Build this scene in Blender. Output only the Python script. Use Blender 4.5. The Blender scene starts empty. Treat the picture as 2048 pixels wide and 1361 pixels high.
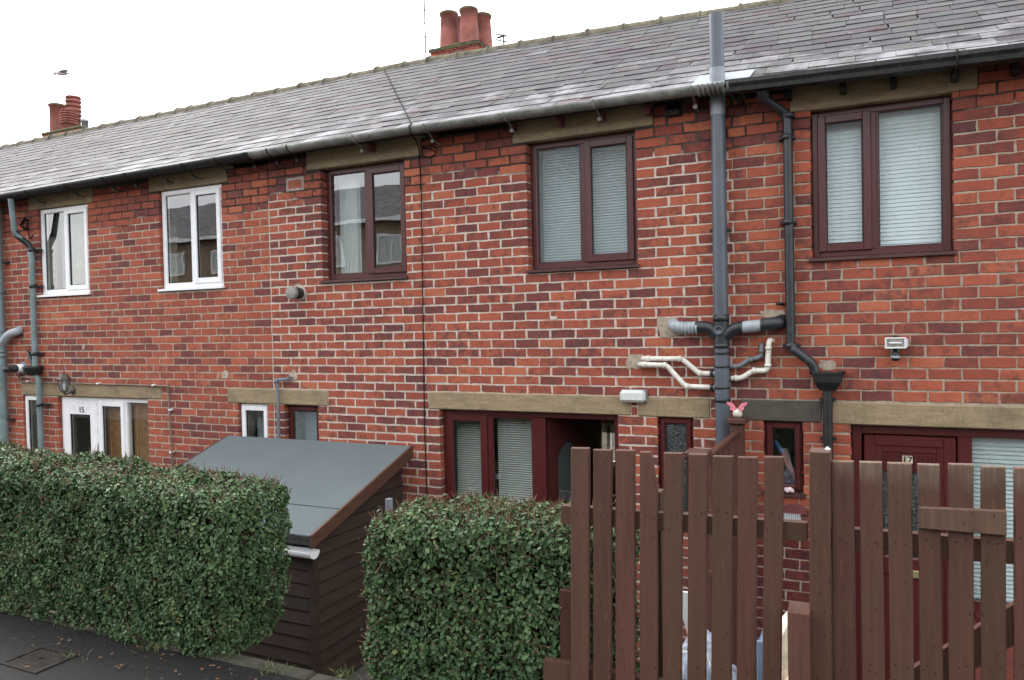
import bpy, bmesh, math, random
import numpy as np
from mathutils import Vector, Matrix, noise as mnoise
random.seed(7)
rng = np.random.default_rng(7)
PI = math.pi
scene = bpy.context.scene
COL = scene.collection

# ------------------------------------------------------------------ camera
YAW, PIT, ROL, FPX = .4455, -.0198, .0214, 1527.0
DIST, EZ = 6.1, 2.9
CAM = Vector((0, -DIST, EZ))
def ray(px, py):
    x, y, z = px-1024, FPX, -(py-680.5)
    c, s = math.cos(ROL), math.sin(ROL); x, z = c*x+s*z, -s*x+c*z
    c, s = math.cos(PIT), math.sin(PIT); y, z = c*y-s*z, s*y+c*z
    c, s = math.cos(YAW), math.sin(YAW); x, y = c*x-s*y, s*x+c*y
    return Vector((x, y, z))
def W(px, py, y=0.0):            # point seen at a pixel, on the upright plane at depth y
    d = ray(px, py); return CAM + d*((y-CAM.y)/d.y)
def G(px, py, z):                # point seen at a pixel, on the level plane at height z
    d = ray(px, py); return CAM + d*((z-CAM.z)/d.z)
o_ = ray(1024, 680.5).normalized(); r_ = (ray(1124, 680.5)-ray(1024, 680.5)).normalized(); u_ = (ray(1024, 580.5)-ray(1024, 680.5)).normalized()
def project(p):
    v = Vector(p)-CAM; d = v.dot(o_)
    if d <= .05: return None
    return 1024+FPX*v.dot(r_)/d, 680.5-FPX*v.dot(u_)/d
cd = bpy.data.cameras.new('camera'); cam = bpy.data.objects.new('camera', cd); COL.objects.link(cam)
cd.sensor_width = 36; cd.lens = FPX/2048*36; cd.clip_start = .05; cd.clip_end = 2000
cam.matrix_world = Matrix(((r_.x, u_.x, -o_.x, CAM.x), (r_.y, u_.y, -o_.y, CAM.y), (r_.z, u_.z, -o_.z, CAM.z), (0, 0, 0, 1)))
scene.camera = cam

# ------------------------------------------------------------------ sky, sun, exposure
wd = bpy.data.worlds.new('World'); scene.world = wd; wd.use_nodes = True
nt = wd.node_tree; nt.nodes.clear()
sky = nt.nodes.new('ShaderNodeTexSky'); sky.sky_type = 'NISHITA'; sky.sun_disc = False
sky.sun_elevation = math.radians(48); sky.sun_rotation = math.radians(-70); sky.dust_density = 3; sky.air_density = 1
hs = nt.nodes.new('ShaderNodeHueSaturation'); hs.inputs['Saturation'].default_value = .35
b1 = nt.nodes.new('ShaderNodeBackground'); b1.inputs['Strength'].default_value = .06
b2 = nt.nodes.new('ShaderNodeBackground'); b2.inputs['Strength'].default_value = .62; b2.inputs['Color'].default_value = (.975, .985, 1, 1)
ad = nt.nodes.new('ShaderNodeAddShader'); wo = nt.nodes.new('ShaderNodeOutputWorld')
nt.links.new(sky.outputs[0], hs.inputs['Color']); nt.links.new(hs.outputs[0], b1.inputs['Color'])
nt.links.new(b1.outputs[0], ad.inputs[0]); nt.links.new(b2.outputs[0], ad.inputs[1]); nt.links.new(ad.outputs[0], wo.inputs['Surface'])
sd = bpy.data.lights.new('sun', 'SUN'); sd.energy = .6; sd.angle = math.radians(25); sd.color = (1, .95, .88)
sun = bpy.data.objects.new('sun', sd); COL.objects.link(sun)
sdir = Vector((math.sin(math.radians(-70))*math.cos(math.radians(48)), math.cos(math.radians(-70))*math.cos(math.radians(48)), math.sin(math.radians(48))))
sun.location = (0, 0, 30); sun.rotation_euler = sdir.to_track_quat('Z', 'Y').to_euler()
vs = scene.view_settings; vs.view_transform = 'Standard'; vs.look = 'None'; vs.exposure = 1.68; vs.gamma = 1

# ------------------------------------------------------------------ material helpers
class NT:
    def __init__(s, name, rough=.6, spec=.5):
        s.m = bpy.data.materials.new(name); s.m.use_nodes = True
        s.t = s.m.node_tree; s.b = s.t.nodes['Principled BSDF']
        s.b.inputs['Roughness'].default_value = rough; s.b.inputs['Specular IOR Level'].default_value = spec
        s.out = s.t.nodes['Material Output']
    def n(s, typ, **k):
        x = s.t.nodes.new(typ)
        for a, v in k.items(): setattr(x, a, v)
        return x
    def l(s, a, b): s.t.links.new(a, b)
    def setv(s, sock, v):
        if hasattr(v, 'is_linked') or hasattr(v, 'links'): s.l(v, sock)
        elif isinstance(v, (tuple, list)) and len(v) == 3 and sock.type == 'RGBA': sock.default_value = (*v, 1)
        else: sock.default_value = v
    def pos(s, scale=(1, 1, 1)):
        g = s.n('ShaderNodeNewGeometry'); v = s.n('ShaderNodeVectorMath', operation='MULTIPLY'); s.l(g.outputs['Position'], v.inputs[0]); v.inputs[1].default_value = scale; return v.outputs[0]
    def objco(s, scale=(1, 1, 1)):
        g = s.n('ShaderNodeTexCoord'); v = s.n('ShaderNodeVectorMath', operation='MULTIPLY'); s.l(g.outputs['Object'], v.inputs[0]); v.inputs[1].default_value = scale; return v.outputs[0]
    def noise(s, vec, scale, detail=3, rough=.55, w=None):
        x = s.n('ShaderNodeTexNoise'); s.l(vec, x.inputs['Vector']); x.inputs['Scale'].default_value = scale; x.inputs['Detail'].default_value = detail; x.inputs['Roughness'].default_value = rough; return x.outputs['Fac']
    def ramp(s, fac, stops, interp='LINEAR'):
        x = s.n('ShaderNodeValToRGB'); s.l(fac, x.inputs['Fac']); e = x.color_ramp.elements; x.color_ramp.interpolation = interp
        while len(e) < len(stops): e.new(.5)
        for q, (p, c) in zip(e, stops):
            q.position = p; q.color = (*c, 1) if isinstance(c, tuple) else (c, c, c, 1)
        return x.outputs['Color']
    def mix(s, fac, a, b, mode='MIX'):
        x = s.n('ShaderNodeMix', data_type='RGBA', blend_type=mode); s.setv(x.inputs['Factor'], fac); s.setv(x.inputs[6], a); s.setv(x.inputs[7], b); return x.outputs[2]
    def math(s, op, a, b=0.0, clamp=False):
        x = s.n('ShaderNodeMath', operation=op); x.use_clamp = clamp; s.setv(x.inputs[0], a); s.setv(x.inputs[1], b); return x.outputs[0]
    def bump(s, h, strength=.3, dist=.005, target=None):
        x = s.n('ShaderNodeBump'); s.l(h, x.inputs['Height']); x.inputs['Strength'].default_value = strength; x.inputs['Distance'].default_value = dist
        s.l(x.outputs[0], (target or s.b).inputs['Normal']); return x
    def rnd(s):                         # one number for each piece, whether a mesh of its own or an island of a joined one
        a = s.n('ShaderNodeObjectInfo').outputs['Random']; b = s.n('ShaderNodeNewGeometry').outputs['Random Per Island']
        return s.math('FRACT', s.math('ADD', a, s.math('MULTIPLY', b, 7.31)))
    def rnd2(s, r, k): return s.math('FRACT', s.math('MULTIPLY', r, k))
    def base(s, c): s.setv(s.b.inputs['Base Color'], c)
    def rough(s, r): s.setv(s.b.inputs['Roughness'], r)

def plain(name, col, rough=.5, spec=.5, var=.12, scale=8, bump=0, metal=0, dirt=None, dirt_amt=.5):
    t = NT(name, rough, spec); p = t.pos()
    nz = t.noise(p, scale, 4)
    dark = tuple(c*(1-var*1.6) for c in col); lite = tuple(min(1, c*(1+var)) for c in col)
    c = t.ramp(nz, [(.3, dark), (.7, lite)])
    if dirt:
        f = t.ramp(t.noise(p, scale*2.3, 5, .65), [(.52, 0.0), (.72, dirt_amt)]); c = t.mix(f, c, dirt)
    t.base(c); t.b.inputs['Metallic'].default_value = metal
    t.rough(t.math('ADD', t.math('MULTIPLY', nz, .2), rough-.1))
    if bump: t.bump(t.noise(p, scale*9, 3), bump, .004)
    return t.m

M = {}
def brick_mat(name, stops, blotch=.8, smear=None):
    t = NT(name, .85, .25); r = t.rnd(); p = t.pos()
    reg = t.math('MULTIPLY', t.math('SUBTRACT', t.noise(p, 1.1, 3), .5), .9)
    c = t.ramp(t.math('ADD', t.math('ADD', t.math('MULTIPLY', r, .85), .1), reg, True), stops)
    sep = t.n('ShaderNodeSeparateXYZ'); t.l(p, sep.inputs[0])
    off = t.n('ShaderNodeCombineXYZ'); t.l(t.math('MULTIPLY', r, 37.0), off.inputs[1])
    va = t.n('ShaderNodeVectorMath', operation='ADD'); t.l(p, va.inputs[0]); t.l(off.outputs[0], va.inputs[1])
    bl = t.noise(va.outputs[0], 15, 5, .65)
    thr = t.math('MULTIPLY', t.rnd2(r, 13.7), .27)
    f = t.math('MULTIPLY', t.math('SUBTRACT', t.math('ADD', bl, thr), .62), 5.0, True)
    c = t.mix(t.math('MULTIPLY', f, blotch), c, (.098, .045, .046))
    hi = t.ramp(t.noise(va.outputs[0], 22, 4, .65), [(.42, 0.0), (.75, .45)]); c = t.mix(hi, c, (.36, .085, .045))
    fine = t.ramp(t.noise(p, 160, 3, .7), [(.3, .72), (.7, 1.15)]); c = t.mix(1.0, c, fine, 'MULTIPLY')
    if smear:
        f2 = t.ramp(t.noise(p, 30, 5, .75), [(.62, 0.0), (.72, .6)]); c = t.mix(f2, c, smear)
    sk = t.ramp(t.noise(t.pos((5, 5, .55)), 1.6, 5, .7), [(.55, 0.0), (.75, .3)]); c = t.mix(sk, c, (.10, .055, .046))
    gr = t.ramp(t.noise(p, 1.7, 4, .6), [(.58, 0.0), (.75, .2)]); c = t.mix(gr, c, (.26, .16, .12))
    t.base(c); t.bump(t.math('ADD', t.noise(p, 90, 4, .7), t.math('MULTIPLY', bl, .6)), .55, .006)
    return t.m
STOPS = [(0, (.105, .045, .049)), (.15, (.145, .05, .047)), (.29, (.235, .064, .048)), (.42, (.315, .082, .052)), (.7, (.37, .10, .058)), (.9, (.425, .122, .066)), (1, (.46, .15, .08))]
M['brick15'] = brick_mat('brick_face_weathered', STOPS, .6, (.34, .26, .2))
M['brick16'] = brick_mat('brick_face_dark_flecked', STOPS, .85, (.42, .33, .28))
M['brick17'] = brick_mat('brick_face_smooth', STOPS, .75, None)
M['brick_low'] = brick_mat('low_brick_maroon', [(0, (.06, .022, .024)), (.5, (.10, .026, .025)), (1, (.15, .034, .028))], .7, None)  # darker maroon brick colour, given to the lowest courses of the right house
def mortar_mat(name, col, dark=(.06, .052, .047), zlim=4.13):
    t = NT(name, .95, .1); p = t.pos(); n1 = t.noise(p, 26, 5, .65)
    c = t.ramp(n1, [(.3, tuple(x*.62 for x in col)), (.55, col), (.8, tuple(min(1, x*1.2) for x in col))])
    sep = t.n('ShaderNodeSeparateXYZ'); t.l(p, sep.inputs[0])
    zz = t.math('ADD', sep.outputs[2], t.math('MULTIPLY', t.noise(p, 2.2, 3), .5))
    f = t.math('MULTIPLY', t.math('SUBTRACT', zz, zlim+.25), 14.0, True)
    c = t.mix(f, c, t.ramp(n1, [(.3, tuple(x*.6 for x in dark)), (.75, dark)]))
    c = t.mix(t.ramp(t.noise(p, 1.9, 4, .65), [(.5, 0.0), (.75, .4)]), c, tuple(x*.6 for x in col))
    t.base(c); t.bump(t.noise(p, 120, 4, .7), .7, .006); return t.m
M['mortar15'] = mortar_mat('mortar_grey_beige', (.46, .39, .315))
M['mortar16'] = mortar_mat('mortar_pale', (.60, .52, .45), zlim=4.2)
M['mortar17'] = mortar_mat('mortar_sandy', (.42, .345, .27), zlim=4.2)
def stone_mat(name, col, soot=.4):
    t = NT(name, .9, .2); p = t.pos(); a = t.noise(p, 3, 4, .6); b = t.noise(t.pos((.6, 1, 3)), 9, 5, .7)
    c = t.ramp(b, [(.25, tuple(x*.66 for x in col)), (.7, tuple(x*1.12 for x in col))]); gx = t.ramp(t.noise(p, 210, 2, .7), [(.3, .72), (.7, 1.2)]); c = t.mix(1.0, c, gx, 'MULTIPLY'); tm = t.ramp(t.noise(t.pos((60, 20, 6)), 1.5, 4, .7), [(.56, 0.0), (.68, .45)]); c = t.mix(tm, c, tuple(x*.45 for x in col))
    c = t.mix(t.ramp(a, [(.5, 0.0), (.72, soot)]), c, (.06, .055, .05))
    t.base(c); t.bump(t.math('ADD', t.noise(p, 130, 3, .7), t.noise(t.pos((60, 20, 6)), 1.5, 3)), .6, .006); return t.m
M['stone'] = stone_mat('sandstone_lintel', (.345, .265, .165), .5)
M['stone_dark'] = stone_mat('sooty_sandstone', (.105, .092, .075), .7)
def slate_mat():
    t = NT('slate', .42, .3); t.b.inputs['IOR'].default_value = 1.3; r = t.rnd(); p = t.pos()
    c = t.ramp(r, [(0, (.054, .042, .052)), (.2, (.058, .057, .066)), (.55, (.07, .071, .077)), (.8, (.084, .084, .084)), (.95, (.068, .045, .054)), (1, (.13, .13, .14))])
    st = t.noise(t.pos((1, 1, .5)), 5, 5, .65)
    c = t.mix(t.ramp(st, [(.52, 0.0), (.68, .6)]), c, (.066, .04, .049))
    li = t.noise(p, 2.1, 5, .7)
    sep = t.n('ShaderNodeSeparateXYZ'); t.l(p, sep.inputs[0])
    low = t.math('MULTIPLY', t.math('SUBTRACT', 5.45, sep.outputs[2]), .28)     # lime bloom washed down to the lowest courses
    f = t.math('MULTIPLY', t.math('SUBTRACT', t.math('ADD', t.math('ADD', li, low), t.math('MULTIPLY', t.rnd2(r, 5.3), .14)), .68), 5.0, True)
    c = t.mix(t.math('MULTIPLY', f, .7), c, (.33, .33, .35))
    ms = t.ramp(t.noise(p, 6, 5, .7), [(.5, 0.0), (.72, .4)]); c = t.mix(ms, c, (.12, .125, .07))
    fine = t.ramp(t.noise(p, 90, 3, .7), [(.3, .8), (.7, 1.15)]); c = t.mix(1.0, c, fine, 'MULTIPLY')
    t.base(c); t.rough(t.math('ADD', t.math('MULTIPLY', st, .25), .55)); t.bump(t.noise(t.pos((1, 1, .6)), 45, 4, .65), .35, .006); return t.m
M['slate'] = slate_mat()
M['ridge'] = plain('mossy_ridge_clay', (.13, .115, .085), .9, .2, .35, 9, .5, dirt=(.085, .10, .035), dirt_amt=.8)
M['ridge_mortar'] = plain('ridge_mortar', (.2, .17, .165), .95, .1, .35, 30, .6)
M['felt_under'] = plain('roof_underlay', (.03, .028, .028), .9)
M['pot'] = plain('terracotta_pot', (.27, .095, .075), .75, .3, .25, 5, .2, dirt=(.12, .055, .05), dirt_amt=.6)
M['pot_rim'] = plain('mossy_pot_rim', (.12, .085, .045), .9, .2, .3, 12, .3)
M['moss'] = plain('moss', (.10, .105, .055), .95, .1, .4, 20, .8, dirt=(.2, .19, .16), dirt_amt=.7)
def wood_frame(name, col, rough=.35):
    t = NT(name, rough, .5); p = t.pos((14, 14, 14)); g = t.noise(t.pos((70, 70, 9)), 2, 4, .6)
    c = t.ramp(g, [(.3, tuple(x*.72 for x in col)), (.7, tuple(x*1.2 for x in col))]); t.base(c); t.bump(g, .08, .002); return t.m
M['upvc_brown'] = wood_frame('mahogany_upvc', (.08, .02, .02))
M['upvc_red'] = wood_frame('rosewood_upvc', (.078, .0125, .0125))
M['upvc_white'] = plain('white_upvc', (.82, .83, .84), .3, .5, .03)
M['sill_brown'] = plain('brown_sill', (.075, .032, .03), .5, .4, .2, 10)
M['rubber'] = plain('black_gasket', (.015, .015, .016), .6)
def glass_mat(name, ior=2.6, tint=(.93, .96, .95), wave=.006, rough=.01):
    t = NT(name); nt = t.t; nt.nodes.remove(t.b)
    tr = t.n('ShaderNodeBsdfTransparent'); tr.inputs[0].default_value = (*tint, 1)
    gl = t.n('ShaderNodeBsdfGlossy'); gl.inputs['Roughness'].default_value = rough
    fr = t.n('ShaderNodeFresnel'); fr.inputs[0].default_value = ior
    bp = t.n('ShaderNodeBump'); t.l(t.noise(t.pos(), 2.3, 1), bp.inputs['Height']); bp.inputs['Strength'].default_value = wave; bp.inputs['Distance'].default_value = .3
    t.l(bp.outputs[0], gl.inputs['Normal'])
    bf = t.n('ShaderNodeNewGeometry').outputs['Backfacing']; mx = t.n('ShaderNodeMixShader'); t.l(t.math('MULTIPLY', fr.outputs[0], t.math('SUBTRACT', 1.0, bf)), mx.inputs[0]); t.l(tr.outputs[0], mx.inputs[1]); t.l(gl.outputs[0], mx.inputs[2]); t.l(mx.outputs[0], t.out.inputs[0]); return t.m
M['glass'] = glass_mat('clear_window_glass'); M['glass_soft'] = glass_mat('dull_window_glass', 1.45, (.94, .965, .965), .0, .2)
def frost_mat(name, col, amt, scale=38, ior=1.7):
    t = NT(name); t.t.nodes.remove(t.b)
    tr = t.n('ShaderNodeBsdfTransparent'); tr.inputs[0].default_value = (*col, 1)
    df = t.n('ShaderNodeBsdfTranslucent'); df.inputs[0].default_value = (*[c*.8 for c in col], 1)
    d2 = t.n('ShaderNodeBsdfDiffuse'); d2.inputs[0].default_value = (*[c*.62 for c in col], 1)
    gl = t.n('ShaderNodeBsdfGlossy'); gl.inputs['Roughness'].default_value = .18
    v = t.n('ShaderNodeTexVoronoi'); v.feature = 'DISTANCE_TO_EDGE'; t.l(t.pos((1, 1, .7)), v.inputs['Vector']); v.inputs['Scale'].default_value = scale
    bp = t.n('ShaderNodeBump'); t.l(v.outputs['Distance'], bp.inputs['Height']); bp.inputs['Strength'].default_value = .5; bp.inputs['Distance'].default_value = .02
    t.l(bp.outputs[0], gl.inputs['Normal']); t.l(bp.outputs[0], d2.inputs['Normal'])
    m0 = t.n('ShaderNodeMixShader'); m0.inputs[0].default_value = .5; t.l(df.outputs[0], m0.inputs[1]); t.l(d2.outputs[0], m0.inputs[2])
    m1 = t.n('ShaderNodeMixShader'); m1.inputs[0].default_value = amt; t.l(tr.outputs[0], m1.inputs[1]); t.l(m0.outputs[0], m1.inputs[2])
    fr = t.n('ShaderNodeFresnel'); fr.inputs[0].default_value = ior
    bf = t.n('ShaderNodeNewGeometry').outputs['Backfacing']; m2 = t.n('ShaderNodeMixShader'); t.l(t.math('MULTIPLY', fr.outputs[0], t.math('SUBTRACT', 1.0, bf)), m2.inputs[0]); t.l(m1.outputs[0], m2.inputs[1]); t.l(gl.outputs[0], m2.inputs[2]); t.l(m2.outputs[0], t.out.inputs[0]); return t.m
M['frost'] = frost_mat('obscured_glass', (.86, .93, .95), .2, 75)
M['frost_dark'] = frost_mat('dark_obscured_glass', (.42, .52, .52), .2, 60)
M['blind'] = plain('white_blind', (.74, .80, .82), .6, .3, .04)
M['slat_white'] = plain('white_blind_slat', (.85, .84, .80), .45, .4, .05)
M['slat_wood'] = plain('wooden_blind_slat', (.34, .15, .05), .5, .4, .2, 14)
M['cream'] = plain('cream_plaster', (.55, .46, .32), .9, .1, .05)
M['interior'] = plain('indoor_plaster', (.42, .39, .35), .9, .1, .08, 2)
M['gutter_grey'] = plain('grey_gutter', (.20, .205, .19), .55, .4, .3, 7, .1, dirt=(.06, .075, .045), dirt_amt=.75)
M['gutter_black'] = plain('old_black_gutter', (.013, .014, .014), .6, .4, .4, 10, .2, dirt=(.055, .055, .035), dirt_amt=.6)
M['pipe_grey'] = plain('grey_pipe', (.165, .185, .21), .4, .5, .12, 4, dirt=(.09, .10, .10), dirt_amt=.4)
M['pipe_bluegrey'] = plain('dark_grey_soil_pipe', (.085, .10, .125), .35, .5, .15, 4)
M['pipe_pale'] = plain('pale_grey_pipe', (.36, .40, .44), .5, .5, .1, 9, dirt=(.12, .13, .09), dirt_amt=.6)
M['pipe_black'] = plain('black_pipe', (.02, .024, .03), .4, .5, .3, 8, dirt=(.07, .075, .03), dirt_amt=.45)
M['pipe_green'] = plain('green_grey_pipe', (.17, .23, .24), .45, .5, .15, 6, dirt=(.07, .09, .07), dirt_amt=.5)
M['pipe_white'] = plain('white_waste_pipe', (.72, .69, .62), .45, .5, .08, 8, dirt=(.30, .28, .2), dirt_amt=.6)
M['lead'] = plain('lead_flashing', (.22, .245, .28), .4, .5, .2, 6, .1)
M['copper'] = plain('dull_copper_pipe', (.19, .135, .11), .5, .5, .3, 10)
M['white_plastic'] = plain('white_plastic', (.75, .76, .75), .4, .5, .06, 12)
M['black_plastic'] = plain('black_plastic', (.018, .019, .021), .45, .5, .3, 12)
M['cable'] = plain('black_cable', (.012, .012, .013), .9, .1)
M['steel'] = plain('galvanised_steel', (.30, .31, .32), .4, .5, .1, metal=.6)
M['plum'] = plain('red_painted_timber', (.16, .05, .05), .7, .3, .3, 14)
def fence_wood(name, col, amt, top=None, grain=(55, 55, 3.2)):
    t = NT(name, .62, .35); r = t.rnd(); oc = t.objco((1, 1, 1))
    off = t.n('ShaderNodeCombineXYZ'); t.l(t.math('MULTIPLY', r, 31.0), off.inputs[0]); t.l(t.math('MULTIPLY', r, 17.0), off.inputs[2])
    va = t.n('ShaderNodeVectorMath', operation='ADD'); t.l(oc, va.inputs[0]); t.l(off.outputs[0], va.inputs[1])
    vm = t.n('ShaderNodeVectorMath', operation='MULTIPLY'); t.l(va.outputs[0], vm.inputs[0]); vm.inputs[1].default_value = grain
    g = t.noise(vm.outputs[0], 1, 5, .65); bl = t.noise(va.outputs[0], 7, 5, .65)
    c = t.ramp(g, [(.25, tuple(x*.62 for x in col)), (.55, col), (.8, tuple(x*1.25 for x in col))])
    vb = t.math('ADD', t.math('MULTIPLY', t.rnd2(r, 7.9), .45), .78); cmb = t.n('ShaderNodeCombineColor'); [t.l(vb, cmb.inputs[i]) for i in range(3)]; c = t.mix(1.0, c, cmb.outputs[0], 'MULTIPLY')
    c = t.mix(t.math('MULTIPLY', t.rnd2(r, 3.7), .6), c, tuple(x*y for x, y in zip(col, (.72, 1.05, .85))))
    c = t.mix(t.ramp(bl, [(.52, 0.0), (.76, .4)]), c, (.07, .052, .024))                 # algae tint
    ch = t.noise(vm.outputs[0], 2.2, 5, .75); c = t.mix(t.ramp(ch, [(.655, 0.0), (.69, amt)]), c, (.30, .13, .05))   # flaked paint
    cr = t.ramp(t.noise(vm.outputs[0], .9, 5, .8), [(.27, .8), (.33, 0.0)]); c = t.mix(cr, c, tuple(x*.3 for x in col))     # splits in the grain
    vo = t.n('ShaderNodeTexVoronoi'); vs2 = t.n('ShaderNodeVectorMath', operation='MULTIPLY'); t.l(va.outputs[0], vs2.inputs[0]); vs2.inputs[1].default_value = (7, 7, 3.4); t.l(vs2.outputs[0], vo.inputs['Vector'])
    c = t.mix(t.ramp(vo.outputs['Distance'], [(.06, .8), (.13, 0.0)]), c, tuple(x*.35 for x in col))                      # knots
    if top:
        sep = t.n('ShaderNodeSeparateXYZ'); t.l(t.pos(), sep.inputs[0]); f = t.math('MULTIPLY', t.math('SUBTRACT', t.math('ADD', sep.outputs[2], t.math('MULTIPLY', bl, .16)), top+.09), 9.0, True)
        c = t.mix(t.math('MULTIPLY', f, t.ramp(ch, [(.35, .25), (.6, .95)])), c, (.21, .16, .115))                         # paint weathered off the tops
    t.base(c); t.bump(t.math('ADD', g, t.math('MULTIPLY', ch, .5)), .4, .004); return t.m
M['fence'] = fence_wood('brown_painted_timber', (.098, .041, .029), .6); M['fence_gate'] = fence_wood('brown_gate_timber', (.098, .041, .029), .6, 2.36)
M['fence_worn'] = fence_wood('worn_brown_timber', (.12, .068, .045), .9)
M['shed'] = fence_wood('dark_stained_cladding', (.046, .026, .0205), .0, None, (3, 3, 60))
M['shed_trim'] = fence_wood('brown_barge_board', (.085, .037, .024), .25, None, (4, 4, 40))
M['rail'] = fence_wood('red_brown_balustrade', (.085, .028, .02), .2)
def felt_mat():
    t = NT('mineral_roofing_felt', 1.0, .0); p = t.pos()
    c = t.ramp(t.noise(p, 260, 2, .7), [(.3, (.085, .105, .112)), (.7, (.175, .20, .208))])
    c = t.mix(t.ramp(t.noise(p, 2.5, 4), [(.4, 0.0), (.8, .3)]), c, (.10, .122, .122))
    t.base(c); t.bump(t.math('ADD', t.noise(p, 240, 2), t.math('MULTIPLY', t.noise(t.pos((5, .7, .7)), 1.5, 3), 4.0)), .45, .005); return t.m
M['felt'] = felt_mat()
M['felt_dark'] = plain('folded_felt_edge', (.045, .045, .047), .9, .2, .3, 30, .5)
def leaf_mat(name):
    t = NT(name, .38, .32); r = t.math('ADD', t.math('MULTIPLY', t.rnd(), .72), t.math('MULTIPLY', t.ramp(t.noise(t.pos(), 7, 4, .6), [(.3, 0.0), (.7, 1.0)]), .28))
    c = t.ramp(r, [(0, (.023, .05, .021)), (.35, (.042, .085, .032)), (.65, (.064, .12, .043)), (.86, (.094, .146, .054)), (.93, (.14, .15, .06)), (.97, (.19, .18, .06)), (1, (.15, .085, .045))])
    t.base(c); t.rough(t.math('ADD', t.math('MULTIPLY', t.rnd2(r, 9.1), .25), .4))
    t.b.inputs['Subsurface Weight'].default_value = 0
    return t.m
M['leaf'] = leaf_mat('privet_leaf')
M['twig'] = plain('twig_bark', (.17, .10, .065), .9, .2, .3, 30)
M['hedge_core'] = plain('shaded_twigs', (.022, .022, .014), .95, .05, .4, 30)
def asphalt():
    t = NT('damp_asphalt', .55, .15); p = t.pos()
    c = t.ramp(t.noise(p, 190, 2, .7), [(.3, (.009, .009, .0095)), (.6, (.022, .0215, .022)), (.8, (.055, .053, .05))])
    big = t.noise(p, 1.7, 5, .6); c = t.mix(t.ramp(big, [(.45, 0.0), (.7, .55)]), c, (.022, .022, .014))
    t.base(c); t.rough(t.ramp(big, [(.3, .5), (.7, .85)])); t.bump(t.noise(p, 170, 3, .7), .6, .006); return t.m
M['asphalt'] = asphalt()
M['concrete'] = plain('mossy_concrete', (.06, .056, .045), .9, .2, .3, 10, .6, dirt=(.05, .06, .025), dirt_amt=.8)
M['yard'] = plain('yard_concrete', (.11, .10, .09), .9, .2, .3, 4, .4)
M['earth'] = plain('bare_ground', (.06, .05, .035), .95, .1, .4, 2)
M['rust'] = plain('rusty_iron', (.022, .018, .016), .8, .2, .4, 14, .4, dirt=(.045, .026, .018), dirt_amt=.6)
M['grass'] = plain('grass_blade', (.11, .14, .05), .6, .3, .4, 40)
M['litter'] = plain('dead_leaf', (.16, .085, .045), .8, .2, .5, 60)

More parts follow.
